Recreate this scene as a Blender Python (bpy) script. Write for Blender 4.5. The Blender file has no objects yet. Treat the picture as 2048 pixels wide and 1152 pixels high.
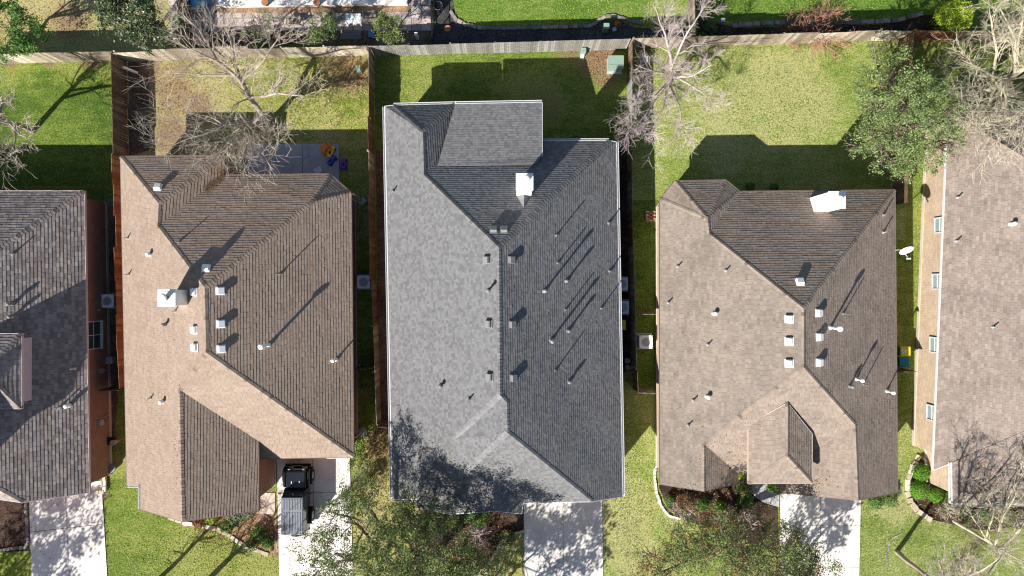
import bpy, bmesh, math, random
import numpy as np
from mathutils import Vector, Matrix, noise
from mathutils.bvhtree import BVHTree
from mathutils.geometry import tessellate_polygon
R = math.radians
random.seed(7); rng = np.random.default_rng(11)
S = bpy.context.scene
COL = S.collection

# ------------------------------------------------------------------ camera, sky, sun
CH = 45.0                      # camera height above the ground, metres
FP = 1384.0                    # focal length in pixels of the 2048 px wide photograph
cam = bpy.data.cameras.new('camera'); camo = bpy.data.objects.new('camera', cam); COL.objects.link(camo)
camo.location = (0, 0, CH); camo.rotation_euler = (0, 0, 0)
cam.sensor_width = 36.0; cam.lens = 36.0 * FP / 2048.0; cam.clip_start = 0.5; cam.clip_end = 2000
S.camera = camo
SUN_EL = R(34.5); SUN_AZ = math.atan2(-0.629, -0.777)   # direction towards the sun: (-x, -y), lower left
sdir = Vector((-0.629 * math.cos(SUN_EL), -0.777 * math.cos(SUN_EL), math.sin(SUN_EL))).normalized()
w = bpy.data.worlds.new('World'); S.world = w; w.use_nodes = True
nt = w.node_tree; bg = nt.nodes['Background']
sky = nt.nodes.new('ShaderNodeTexSky'); sky.sky_type = 'NISHITA'; sky.sun_disc = False
sky.sun_elevation = SUN_EL; sky.sun_rotation = SUN_AZ
sky.air_density = 1.0; sky.dust_density = 0.6; sky.ozone_density = 1.0
nt.links.new(sky.outputs[0], bg.inputs[0]); bg.inputs[1].default_value = 0.06
sl = bpy.data.lights.new('sun', 'SUN'); sl.energy = 5.0; sl.angle = R(0.53); sl.color = (1.0, 0.955, 0.88)
slo = bpy.data.objects.new('sun', sl); COL.objects.link(slo); slo.location = sdir * 80
slo.rotation_euler = sdir.to_track_quat('Z', 'Y').to_euler()
S.view_settings.view_transform = 'Standard'; S.view_settings.look = 'None'
S.view_settings.exposure = 0.95; S.view_settings.gamma = 1.0
S.cycles.max_bounces = 6; S.cycles.filter_width = 1.15

# ------------------------------------------------------------------ helpers
def W(px, py, z=0.0):
    """pixel of the photograph seen at height z -> point in the place"""
    k = (CH - z) / FP
    return Vector(((px - 1024) * k, (576 - py) * k, z))
ORG = {}
def tag(o, label=None, cat=None, group=None, kind=None):
    if label: o['label'] = label
    if cat: o['category'] = cat
    if group: o['group'] = group
    if kind: o['kind'] = kind
    return o
def empty(name, loc, label=None, cat=None, group=None):
    o = bpy.data.objects.new(name, None); COL.objects.link(o); o.location = loc
    o.empty_display_size = 0.3; ORG[o.name] = Vector(loc)
    return tag(o, label, cat, group)
class MB:
    def __init__(s): s.v = []; s.f = []; s.uv = []
    def add(s, vs, fs):
        b = len(s.v); s.v += [tuple(v) for v in vs]; s.f += [tuple(i + b for i in f) for f in fs]
    def box(s, c, d, rz=0.0, M=None):
        x, y, z = d[0] / 2, d[1] / 2, d[2] / 2
        P = [Vector((a * x, b * y, e * z)) for e in (-1, 1) for b in (-1, 1) for a in (-1, 1)]
        if M is None: M = Matrix.Rotation(rz, 3, 'Z')
        c = Vector(c)
        s.add([M @ p + c for p in P], [(0, 2, 3, 1), (4, 5, 7, 6), (0, 1, 5, 4), (2, 6, 7, 3), (0, 4, 6, 2), (1, 3, 7, 5)])
    def hexa(s, bot, top):
        s.add(list(bot) + list(top), [(3, 2, 1, 0), (4, 5, 6, 7), (0, 1, 5, 4), (1, 2, 6, 5), (2, 3, 7, 6), (3, 0, 4, 7)])
    def prism(s, poly, z0, z1):
        n = len(poly); a = sum(poly[i][0] * poly[(i + 1) % n][1] - poly[(i + 1) % n][0] * poly[i][1] for i in range(n))
        if a < 0: poly = poly[::-1]
        P3 = [Vector((p[0], p[1], 0)) for p in poly]
        b = len(s.v)
        s.v += [(p[0], p[1], z0) for p in poly] + [(p[0], p[1], z1) for p in poly]
        for t in tessellate_polygon([P3]):
            q = [P3[i] for i in t]
            cr = (q[1] - q[0]).cross(q[2] - q[0]).z
            t = t if cr > 0 else t[::-1]
            s.f.append(tuple(b + n + i for i in t)); s.f.append(tuple(b + i for i in t[::-1]))
        for i in range(n): s.f.append((b + i, b + (i + 1) % n, b + n + (i + 1) % n, b + n + i))
    def tube(s, pts, rad, n=6, cap=True):
        pts = [Vector(p) for p in pts]; b = len(s.v); m = len(pts)
        for i, p in enumerate(pts):
            t = (pts[min(i + 1, m - 1)] - pts[max(i - 1, 0)])
            if t.length < 1e-6: t = Vector((0, 0, 1))
            t.normalize(); a = Vector((0, 0, 1)) if abs(t.z) < 0.9 else Vector((1, 0, 0))
            u = t.cross(a).normalized(); w_ = t.cross(u)
            r = rad[i] if hasattr(rad, '__len__') else rad
            for k in range(n):
                an = 2 * math.pi * k / n; q = p + (u * math.cos(an) + w_ * math.sin(an)) * r
                s.v.append((q.x, q.y, q.z))
        for i in range(m - 1):
            for k in range(n):
                s.f.append((b + i * n + k, b + i * n + (k + 1) % n, b + (i + 1) * n + (k + 1) % n, b + (i + 1) * n + k))
        if cap:
            s.f.append(tuple(b + k for k in range(n))[::-1]); s.f.append(tuple(b + (m - 1) * n + k for k in range(n)))
    def lathe(s, c, prof, n=20):
        c = Vector(c); b = len(s.v); m = len(prof)
        for r, z in prof:
            for k in range(n):
                an = 2 * math.pi * k / n; s.v.append((c.x + r * math.cos(an), c.y + r * math.sin(an), c.z + z))
        for i in range(m - 1):
            for k in range(n):
                s.f.append((b + i * n + k, b + i * n + (k + 1) % n, b + (i + 1) * n + (k + 1) % n, b + (i + 1) * n + k))
        s.f.append(tuple(b + k for k in range(n))[::-1]); s.f.append(tuple(b + (m - 1) * n + k for k in range(n)))
    def build(s, name, mat, parent=None, at=None, bevel=0, smooth=False, uv=None):
        o0 = ORG[parent.name] if parent is not None else Vector(at if at is not None else (0, 0, 0))
        me = bpy.data.meshes.new(name)
        me.from_pydata([(v[0] - o0.x, v[1] - o0.y, v[2] - o0.z) for v in s.v], [], s.f)
        me.materials.append(mat)
        if uv is not None:
            l = me.uv_layers.new(name='UVMap'); l.data.foreach_set('uv', np.array(uv, dtype=np.float32).ravel())
        me.update()
        ob = bpy.data.objects.new(name, me); COL.objects.link(ob)
        if parent is not None: ob.parent = parent
        else: ob.location = o0
        ORG[ob.name] = o0
        if smooth:
            for p in me.polygons: p.use_smooth = True
        if bevel:
            bm = ob.modifiers.new('bevel', 'BEVEL'); bm.width = bevel; bm.segments = 2; bm.limit_method = 'ANGLE'
        return ob
def place(name, mesh_ob_data, loc, rot, parent):
    """another part sharing mesh data, set at a world place under its thing"""
    ob = bpy.data.objects.new(name, mesh_ob_data); COL.objects.link(ob); ob.parent = parent
    ob.location = Vector(loc) - ORG[parent.name]; ob.rotation_euler = rot; ORG[ob.name] = Vector(loc)
    return ob

# ------------------------------------------------------------------ materials
def newmat(name, rough=0.8, spec=0.3):
    m = bpy.data.materials.new(name); m.use_nodes = True; n = m.node_tree.nodes
    b = n['Principled BSDF']; b.inputs['Roughness'].default_value = rough; b.inputs['Specular IOR Level'].default_value = spec
    return m, n, m.node_tree.links, b
def ramp(n, stops):
    r = n.new('ShaderNodeValToRGB'); e = r.color_ramp.elements
    while len(e) > 1: e.remove(e[-1])
    e[0].position = stops[0][0]; e[0].color = (*stops[0][1], 1)
    for p, c in stops[1:]:
        q = e.new(p); q.color = (*c, 1)
    return r
def noi(n, l, scale, detail=3, rough=0.55, vec=None, dist=0.0):
    t = n.new('ShaderNodeTexNoise'); t.inputs['Scale'].default_value = scale; t.inputs['Detail'].default_value = detail
    t.inputs['Roughness'].default_value = rough; t.inputs['Distortion'].default_value = dist
    if vec is not None: l.new(vec, t.inputs['Vector'])
    return t
def geo(n): return n.new('ShaderNodeNewGeometry')
def mth(n, l, op, a, b=None, c=None):
    x = n.new('ShaderNodeMath'); x.operation = op
    for i, v in enumerate((a, b, c)):
        if v is None: continue
        if isinstance(v, (int, float)): x.inputs[i].default_value = v
        else: l.new(v, x.inputs[i])
    return x.outputs[0]
def mix(n, l, f, a, b, mode='MIX'):
    x = n.new('ShaderNodeMix'); x.data_type = 'RGBA'; x.blend_type = mode
    for k, v in ((0, f), (6, a), (7, b)):
        if isinstance(v, (int, float)): x.inputs[k].default_value = v
        elif isinstance(v, tuple): x.inputs[k].default_value = (*v, 1)
        else: l.new(v, x.inputs[k])
    return x.outputs[2]
def flat(name, c, rough=0.6, var=0.12, scale=6, metal=0, spec=0.4, bump=0.0):
    m, n, l, b = newmat(name, rough, spec); g = geo(n)
    t = noi(n, l, scale, 4, 0.6, g.outputs['Position'])
    r = ramp(n, [(0.3, tuple(x * (1 - var) for x in c)), (0.7, tuple(min(1, x * (1 + var)) for x in c))])
    l.new(t.outputs[0], r.inputs[0]); l.new(r.outputs[0], b.inputs['Base Color']); b.inputs['Metallic'].default_value = metal
    if bump:
        bp = n.new('ShaderNodeBump'); bp.inputs['Distance'].default_value = bump; l.new(t.outputs[0], bp.inputs['Height']); l.new(bp.outputs[0], b.inputs['Normal'])
    return m
def grass_mat(name, lush, mid, dry, bias=0.5, patches=(), soil=()):
    """short turf: big drifts of colour, clumps, blades; dry patches and bare soil have places of their own"""
    m, n, l, b = newmat(name, 0.95, 0.1); g = geo(n); P = g.outputs['Position']; mp = n.new('ShaderNodeMapping'); l.new(P, mp.inputs[0]); mp.inputs['Scale'].default_value = (0.35, 2.4, 1); stx = noi(n, l, 1.0, 4, 0.7, mp.outputs[0])
    big = noi(n, l, 0.35, 4, 0.6, P); med = noi(n, l, 1.9, 5, 0.7, P); fine = noi(n, l, 9.0, 6, 0.85, P); vf = noi(n, l, 42.0, 3, 0.8, P)
    f = mth(n, l, 'MULTIPLY_ADD', big.outputs[0], 0.9, bias - 0.45)
    f = mth(n, l, 'MULTIPLY_ADD', med.outputs[0], 0.7, mth(n, l, 'ADD', f, -0.35)); f = mth(n, l, 'MULTIPLY_ADD', stx.outputs[0], 0.6, mth(n, l, 'ADD', f, -0.3))
    def blob(list_):
        acc = None
        for (px, py, r, a) in list_:
            c = W(px, py)
            d = n.new('ShaderNodeVectorMath'); d.operation = 'DISTANCE'; l.new(P, d.inputs[0]); d.inputs[1].default_value = c
            mr = n.new('ShaderNodeMapRange'); mr.interpolation_type = 'SMOOTHSTEP'
            dd = mth(n, l, 'MULTIPLY_ADD', med.outputs[0], -1.6, mth(n, l, 'ADD', d.outputs['Value'], 0.8))
            l.new(dd, mr.inputs[0]); mr.inputs[1].default_value = r * 0.35; mr.inputs[2].default_value = r; mr.inputs[3].default_value = a; mr.inputs[4].default_value = 0
            acc = mr.outputs[0] if acc is None else mth(n, l, 'MAXIMUM', acc, mr.outputs[0])
        return acc
    pb = blob(patches)
    if pb is not None: f = mth(n, l, 'ADD', f, pb)
    f = mth(n, l, 'MULTIPLY_ADD', fine.outputs[0], 1.5, mth(n, l, 'ADD', f, -0.75))
    r = ramp(n, [(0.15, lush), (0.5, mid), (0.85, dry)]); l.new(f, r.inputs[0])
    sp = mth(n, l, 'ADD', fine.outputs[0], vf.outputs[0])
    k = ramp(n, [(0.72, (0.42,) * 3), (0.98, (0.95,) * 3), (1.25, (1.6,) * 3)])
    mm = n.new('ShaderNodeMapRange'); l.new(sp, mm.inputs[0]); mm.inputs[1].default_value = 0.76; mm.inputs[2].default_value = 1.24; mm.inputs[3].default_value = 0.25; mm.inputs[4].default_value = 1.75
    hs = n.new('ShaderNodeVectorMath'); hs.operation = 'SCALE'; l.new(r.outputs[0], hs.inputs[0]); l.new(mm.outputs[0], hs.inputs['Scale'])
    col = hs.outputs[0]
    sb = blob(soil)
    if sb is not None:
        sr = ramp(n, [(0.35, (0.10, 0.06, 0.035)), (0.5, (0.30, 0.19, 0.12)), (0.68, (0.48, 0.34, 0.23))]); l.new(fine.outputs[0], sr.inputs[0])
        col = mix(n, l, sb, col, sr.outputs[0])
    l.new(col, b.inputs['Base Color'])
    bp = n.new('ShaderNodeBump'); bp.inputs['Distance'].default_value = 0.09; bp.inputs['Strength'].default_value = 0.9
    l.new(sp, bp.inputs['Height']); l.new(bp.outputs[0], b.inputs['Normal'])
    return m
def soil_mat(name, a, b_, c, scale=9, bump=0.06):
    m, n, l, b = newmat(name, 0.95, 0.15); P = geo(n).outputs['Position']
    t = noi(n, l, scale, 6, 0.75, P); u = noi(n, l, 0.9, 3, 0.6, P)
    s = mth(n, l, 'MULTIPLY_ADD', u.outputs[0], 0.7, mth(n, l, 'ADD', t.outputs[0], -0.35))
    r = ramp(n, [(0.3, a), (0.5, b_), (0.72, c)]); l.new(s, r.inputs[0]); l.new(r.outputs[0], b.inputs['Base Color'])
    bp = n.new('ShaderNodeBump'); bp.inputs['Distance'].default_value = bump; l.new(t.outputs[0], bp.inputs['Height']); l.new(bp.outputs[0], b.inputs['Normal'])
    return m
def concrete_mat(name, c, stain=(0.62, 0.5, 0.4)):
    m, n, l, b = newmat(name, 0.9, 0.25); P = geo(n).outputs['Position']
    t = noi(n, l, 0.8, 6, 0.65, P, 0.6); f = noi(n, l, 25, 4, 0.7, P); oil = noi(n, l, 1.7, 3, 0.6, P, 0.3)
    vz = n.new('ShaderNodeTexVoronoi'); vz.feature = 'DISTANCE_TO_EDGE'; vz.inputs['Scale'].default_value = 0.22; wv = n.new('ShaderNodeVectorMath'); wv.operation = 'ADD'; wz = noi(n, l, 1.5, 4, 0.7, P); l.new(P, wv.inputs[0]); l.new(wz.outputs['Color'], wv.inputs[1]); l.new(wv.outputs[0], vz.inputs['Vector'])
    r = ramp(n, [(0.25, tuple(x * 0.72 for x in c)), (0.5, c), (0.75, tuple(min(1, x * 1.12) for x in c))]); l.new(t.outputs[0], r.inputs[0])
    col = mix(n, l, mth(n, l, 'MULTIPLY', f.outputs[0], 0.35), r.outputs[0], tuple(a * b2 for a, b2 in zip(c, stain)))
    col = mix(n, l, mth(n, l, 'MULTIPLY', mth(n, l, 'LESS_THAN', vz.outputs['Distance'], 0.004), 0.55), col, (0.12, 0.10, 0.09))
    om = n.new('ShaderNodeMapRange'); l.new(oil.outputs[0], om.inputs[0]); om.inputs[1].default_value = 0.66; om.inputs[2].default_value = 0.78; om.inputs[3].default_value = 0; om.inputs[4].default_value = 0.4
    col = mix(n, l, om.outputs[0], col, tuple(x * .45 for x in c))
    l.new(col, b.inputs['Base Color'])
    bp = n.new('ShaderNodeBump'); bp.inputs['Distance'].default_value = 0.006; l.new(f.outputs[0], bp.inputs['Height']); l.new(bp.outputs[0], b.inputs['Normal'])
    return m
def shingle_mat(name, c0, c1, c2, course, tab, stain=(0.5, 0.5, 0.5), stain_amt=0.35, gap=0.6):
    m, n, l, b = newmat(name, 0.95, 0.15)
    uv = n.new('ShaderNodeUVMap'); uv.uv_map = 'UVMap'; sx = n.new('ShaderNodeSeparateXYZ'); l.new(uv.outputs[0], sx.inputs[0])
    row = mth(n, l, 'FLOOR', mth(n, l, 'DIVIDE', sx.outputs[1], course))
    wn = n.new('ShaderNodeTexWhiteNoise'); wn.noise_dimensions = '1D'; l.new(row, wn.inputs['W'])
    us = mth(n, l, 'DIVIDE', sx.outputs[0], tab)
    cell = mth(n, l, 'FLOOR', us); fr = mth(n, l, 'FRACT', us)
    cx = n.new('ShaderNodeCombineXYZ'); l.new(cell, cx.inputs[0]); l.new(row, cx.inputs[1])
    w2 = n.new('ShaderNodeTexWhiteNoise'); w2.noise_dimensions = '2D'; l.new(cx.outputs[0], w2.inputs['Vector'])
    r = ramp(n, [(0.0, c0), (0.45, c1), (1.0, c2)]); l.new(w2.outputs['Value'], r.inputs[0])
    P = geo(n).outputs['Position']
    sv = n.new('ShaderNodeCombineXYZ'); l.new(mth(n, l, 'MULTIPLY', sx.outputs[0], 1.5), sv.inputs[0]); l.new(mth(n, l, 'MULTIPLY', sx.outputs[1], 0.28), sv.inputs[1])
    b1 = noi(n, l, 0.45, 5, 0.65, P, 1.0); b2_ = noi(n, l, 0.9, 6, 0.7, sv.outputs[0], 0.5); gr = noi(n, l, 60, 2, 0.6, P)
    class big: outputs = [mth(n, l, 'ADD', mth(n, l, 'MULTIPLY', b1.outputs[0], 0.45), mth(n, l, 'MULTIPLY', b2_.outputs[0], 0.55))]
    bm_ = n.new('ShaderNodeMapRange'); l.new(big.outputs[0], bm_.inputs[0]); bm_.inputs[1].default_value = 0.44; bm_.inputs[2].default_value = 0.62; bm_.inputs[3].default_value = 0; bm_.inputs[4].default_value = stain_amt
    col = mix(n, l, bm_.outputs[0], r.outputs[0], mix(n, l, 1.0, r.outputs[0], stain, 'MULTIPLY'))
    g0 = mth(n, l, 'LESS_THAN', fr, 0.07)
    col = mix(n, l, mth(n, l, 'MULTIPLY', g0, gap), col, (0.03, 0.027, 0.025))
    gm = n.new('ShaderNodeMapRange'); l.new(gr.outputs[0], gm.inputs[0]); gm.inputs[1].default_value = 0.3; gm.inputs[2].default_value = 0.7; gm.inputs[3].default_value = 0.8; gm.inputs[4].default_value = 1.2
    hs = n.new('ShaderNodeVectorMath'); hs.operation = 'SCALE'; l.new(col, hs.inputs[0]); l.new(gm.outputs[0], hs.inputs['Scale'])
    l.new(hs.outputs[0], b.inputs['Base Color'])
    return m
def brick_mat(name, a, b_, mortar):
    m, n, l, b = newmat(name, 0.9, 0.2)
    uv = n.new('ShaderNodeUVMap'); uv.uv_map = 'UVMap'
    t = n.new('ShaderNodeTexBrick'); l.new(uv.outputs[0], t.inputs[0]); t.inputs['Scale'].default_value = 1.0
    t.inputs['Brick Width'].default_value = 0.21; t.inputs['Row Height'].default_value = 0.075; t.inputs['Mortar Size'].default_value = 0.009
    t.inputs['Color1'].default_value = (*a, 1); t.inputs['Color2'].default_value = (*b_, 1); t.inputs['Mortar'].default_value = (*mortar, 1)
    P = geo(n).outputs['Position']; k = noi(n, l, 1.3, 5, 0.7, P)
    mr = n.new('ShaderNodeMapRange'); l.new(k.outputs[0], mr.inputs[0]); mr.inputs[3].default_value = 0.65; mr.inputs[4].default_value = 1.3
    hs = n.new('ShaderNodeVectorMath'); hs.operation = 'SCALE'; l.new(t.outputs[0], hs.inputs[0]); l.new(mr.outputs[0], hs.inputs['Scale'])
    l.new(hs.outputs[0], b.inputs['Base Color'])
    return m
def island_mat(name, stops, rough=0.8, trans=0.0, noise_scale=0, spec=0.2, grain=0):
    """colour picked anew for every board or leaf"""
    m, n, l, b = newmat(name, rough, spec); g = geo(n)
    v = g.outputs['Random Per Island']
    if noise_scale:
        t = noi(n, l, noise_scale, 3, 0.6, g.outputs['Position'])
        v = mth(n, l, 'MULTIPLY_ADD', t.outputs[0], 0.9, mth(n, l, 'MULTIPLY_ADD', v, 0.6, -0.25))
    r = ramp(n, stops); l.new(v, r.inputs[0]); col = r.outputs[0]
    if grain:
        gt = noi(n, l, grain, 4, 0.7, g.outputs['Position']); mr = n.new('ShaderNodeMapRange'); l.new(gt.outputs[0], mr.inputs[0]); mr.inputs[1].default_value = 0.25; mr.inputs[2].default_value = 0.75; mr.inputs[3].default_value = 0.6; mr.inputs[4].default_value = 1.3
        hs = n.new('ShaderNodeVectorMath'); hs.operation = 'SCALE'; l.new(col, hs.inputs[0]); l.new(mr.outputs[0], hs.inputs['Scale']); col = hs.outputs[0]
    l.new(col, b.inputs['Base Color'])
    if trans:
        tr = n.new('ShaderNodeBsdfTranslucent'); l.new(col, tr.inputs[0]); mx = n.new('ShaderNodeMixShader'); mx.inputs[0].default_value = trans
        l.new(b.outputs[0], mx.inputs[1]); l.new(tr.outputs[0], mx.inputs[2]); l.new(mx.outputs[0], n['Material Output'].inputs[0])
    return m

M = {}
M['roof_a'] = shingle_mat('shingles_taupe', (0.18, 0.15, 0.14), (0.24, 0.205, 0.192), (0.315, 0.275, 0.258), 0.185, 0.30, stain_amt=0.25)
M['roof_b'] = shingle_mat('shingles_tan_brown', (0.272, 0.207, 0.163), (0.296, 0.227, 0.18), (0.322, 0.25, 0.20), 0.17, 0.30, (0.6, 0.56, 0.53), 0.35, 0.4)
M['roof_c'] = shingle_mat('shingles_slate_grey', (0.122, 0.121, 0.124), (0.154, 0.153, 0.157), (0.186, 0.185, 0.189), 0.15, 0.17, (0.85, 0.85, 0.85), 0.3, 0.25)
M['roof_d'] = shingle_mat('shingles_weathered_tan', (0.252, 0.198, 0.16), (0.276, 0.22, 0.179), (0.30, 0.242, 0.199), 0.165, 0.28, (0.62, 0.64, 0.66), 0.75, 0.45)
M['roof_e'] = shingle_mat('shingles_blotched_tan', (0.235, 0.19, 0.163), (0.265, 0.215, 0.185), (0.30, 0.248, 0.215), 0.165, 0.33, (0.6, 0.6, 0.6), 0.75, 0.45)
M['roof_c_light'] = shingle_mat('shingles_slate_valley', (0.17, 0.17, 0.175), (0.195, 0.195, 0.20), (0.22, 0.22, 0.225), 0.15, 0.2, (0.85, 0.85, 0.85), 0.2, 0.2)
M['roof_d_west'] = shingle_mat('shingles_darker_streaked', (0.222, 0.182, 0.15), (0.244, 0.201, 0.167), (0.268, 0.222, 0.186), 0.165, 0.28, (0.62, 0.64, 0.66), 0.85, 0.45)  # darker copy of the tan shingles, streaked more strongly, west slope only
M['cap_c'] = flat('cap_shingles_grey', (0.30, 0.30, 0.31), 0.95, 0.12, 20)
M['brick_red'] = brick_mat('brick_red', (0.30, 0.125, 0.08), (0.22, 0.10, 0.07), (0.34, 0.27, 0.22))
M['brick_orange'] = brick_mat('brick_orange', (0.46, 0.19, 0.12), (0.38, 0.165, 0.11), (0.42, 0.30, 0.24))
M['brick_brown'] = brick_mat('brick_brown', (0.25, 0.13, 0.09), (0.17, 0.10, 0.075), (0.3, 0.25, 0.2))
M['brick_tan'] = brick_mat('brick_tan', (0.50, 0.36, 0.24), (0.36, 0.245, 0.165), (0.60, 0.53, 0.43))
M['trim_white'] = flat('painted_trim_white', (0.60, 0.60, 0.60), 0.5, 0.06)
M['trim_pink'] = flat('painted_trim_rose', (0.50, 0.40, 0.41), 0.6, 0.08)
M['trim_brown'] = flat('painted_trim_brown', (0.16, 0.11, 0.09), 0.6, 0.1)
M['trim_tan'] = flat('painted_trim_tan', (0.46, 0.38, 0.32), 0.6, 0.08)
M['siding'] = flat('siding_mauve', (0.46, 0.38, 0.42), 0.7, 0.06)
M['soffit'] = flat('soffit_boards', (0.35, 0.30, 0.27), 0.8, 0.08)
M['white_metal'] = flat('white_painted_metal', (0.84, 0.84, 0.83), 0.45, 0.05, 9)
M['chimney_white'] = flat('chimney_cladding_white', (0.82, 0.81, 0.79), 0.5, 0.04, 5)
M['galv'] = flat('galvanised_metal', (0.52, 0.53, 0.55), 0.4, 0.12, 8, 0.5)
M['grey_metal'] = flat('grey_vent_metal', (0.19, 0.192, 0.196), 0.6, 0.1, 9)
M['lead'] = flat('lead_grey', (0.27, 0.27, 0.28), 0.6, 0.1, 9)
M['rust'] = flat('rusty_metal', (0.30, 0.13, 0.07), 0.8, 0.4, 12)
M['black'] = flat('black_rubber', (0.015, 0.015, 0.017), 0.6, 0.2)
M['glass'] = flat('dark_window_glass', (0.035, 0.06, 0.07), 0.08, 0.1, 3, 0, 0.8)
M['glass_pale'] = flat('curtained_window_glass', (0.28, 0.34, 0.34), 0.15, 0.1, 3, 0, 0.8)
M['concrete'] = concrete_mat('driveway_concrete', (0.74, 0.71, 0.68))
M['concrete_grey'] = concrete_mat('patio_concrete', (0.42, 0.43, 0.46))
M['concrete_tan'] = concrete_mat('walkway_concrete', (0.55, 0.48, 0.42))
M['paver'] = island_mat('patio_pavers', [(0, (0.30, 0.24, 0.24)), (0.5, (0.40, 0.33, 0.31)), (1, (0.50, 0.43, 0.39))], 0.9, grain=6)
M['joint'] = soil_mat('joint_soil', (0.03, 0.022, 0.018), (0.06, 0.045, 0.035), (0.10, 0.08, 0.06))
M['mulch'] = soil_mat('dark_mulch', (0.022, 0.014, 0.011), (0.055, 0.034, 0.026), (0.15, 0.10, 0.07), 12, 0.08)
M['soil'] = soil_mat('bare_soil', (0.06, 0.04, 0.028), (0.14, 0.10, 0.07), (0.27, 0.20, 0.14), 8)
M['litter'] = soil_mat('leaf_litter', (0.12, 0.07, 0.04), (0.33, 0.21, 0.13), (0.55, 0.38, 0.25), 14, 0.06)
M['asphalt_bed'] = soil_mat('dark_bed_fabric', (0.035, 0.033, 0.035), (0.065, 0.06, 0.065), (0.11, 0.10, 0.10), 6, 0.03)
M['stone'] = island_mat('edging_stone', [(0, (0.38, 0.30, 0.22)), (0.5, (0.55, 0.47, 0.36)), (1, (0.70, 0.64, 0.52))], 0.9, grain=18)
M['stone_grey'] = island_mat('edging_stone_grey', [(0, (0.16, 0.14, 0.14)), (0.5, (0.24, 0.21, 0.2)), (1, (0.36, 0.31, 0.27))], 0.9, grain=18)
M['stone_white'] = island_mat('edging_brick_white', [(0, (0.62, 0.6, 0.57)), (1, (0.8, 0.78, 0.75))], 0.85, grain=18)
M['wood_grey'] = island_mat('fence_boards_weathered', [(0, (0.17, 0.135, 0.10)), (0.5, (0.27, 0.225, 0.17)), (1, (0.40, 0.345, 0.27))], 0.9, grain=5)
M['wood_pale'] = island_mat('fence_boards_pale', [(0, (0.36, 0.30, 0.22)), (0.5, (0.47, 0.41, 0.31)), (1, (0.60, 0.55, 0.44))], 0.9, grain=5)
M['wood_red'] = island_mat('fence_boards_cedar', [(0, (0.20, 0.085, 0.045)), (0.5, (0.30, 0.14, 0.075)), (1, (0.42, 0.21, 0.11))], 0.85, grain=5)
M['wood_brown'] = island_mat('fence_boards_brown', [(0, (0.10, 0.065, 0.045)), (0.5, (0.16, 0.105, 0.07)), (1, (0.22, 0.15, 0.10))], 0.85, grain=5)
M['wood_silver'] = island_mat('fence_boards_silver', [(0, (0.17, 0.165, 0.145)), (0.5, (0.235, 0.225, 0.20)), (1, (0.32, 0.31, 0.28))], 0.9, grain=5)
M['bark'] = flat('bark_brown', (0.17, 0.125, 0.095), 0.95, 0.4, 9, bump=0.03)
M['bark_pale'] = flat('bark_pale_grey', (0.36, 0.305, 0.25), 0.95, 0.28, 7, bump=0.02)
M['bark_rosy'] = flat('bark_rosy_grey', (0.46, 0.38, 0.36), 0.95, 0.25, 7)
M['bark_cream'] = flat('bark_cream', (0.46, 0.41, 0.30), 0.95, 0.2, 7, bump=0.02)
M['leaf_oak'] = island_mat('leaves_olive_oak', [(0, (0.06, 0.09, 0.028)), (0.5, (0.14, 0.18, 0.06)), (0.85, (0.29, 0.34, 0.12)), (1, (0.48, 0.49, 0.24))], 0.6, 0.3, 0.7)
M['leaf_live'] = island_mat('leaves_live_oak', [(0, (0.07, 0.11, 0.035)), (0.5, (0.19, 0.26, 0.09)), (1, (0.42, 0.50, 0.21))], 0.6, 0.3, 0.8)
M['leaf_dark'] = island_mat('leaves_dark_glossy', [(0, (0.035, 0.055, 0.022)), (0.5, (0.07, 0.10, 0.04)), (0.85, (0.14, 0.17, 0.08)), (1, (0.36, 0.36, 0.22))], 0.4, 0.15, 0.9, 0.5)
M['leaf_green'] = island_mat('leaves_mid_green', [(0, (0.04, 0.10, 0.02)), (0.5, (0.10, 0.20, 0.045)), (1, (0.24, 0.38, 0.09))], 0.55, 0.3, 0.9)
M['leaf_lime'] = island_mat('leaves_bright_lime', [(0, (0.18, 0.27, 0.02)), (0.5, (0.36, 0.48, 0.04)), (1, (0.55, 0.65, 0.10))], 0.55, 0.3, 1.5)
M['leaf_topiary'] = island_mat('leaves_clipped_box', [(0, (0.06, 0.17, 0.015)), (0.5, (0.14, 0.31, 0.03)), (1, (0.28, 0.47, 0.06))], 0.55, 0.3, 1.5)
M['leaf_tuft'] = island_mat('grass_blades', [(0, (0.07, 0.13, 0.015)), (0.5, (0.19, 0.27, 0.045)), (1, (0.38, 0.39, 0.14))], 0.9)
M['leaf_dry'] = island_mat('leaves_dry_brown', [(0, (0.14, 0.07, 0.03)), (0.5, (0.27, 0.15, 0.07)), (1, (0.42, 0.27, 0.13))], 0.8, 0.2, 1.5)
M['leaf_sage'] = island_mat('leaves_sage', [(0, (0.10, 0.16, 0.09)), (0.5, (0.20, 0.28, 0.16)), (1, (0.36, 0.43, 0.27))], 0.6, 0.2, 1.5)

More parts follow.
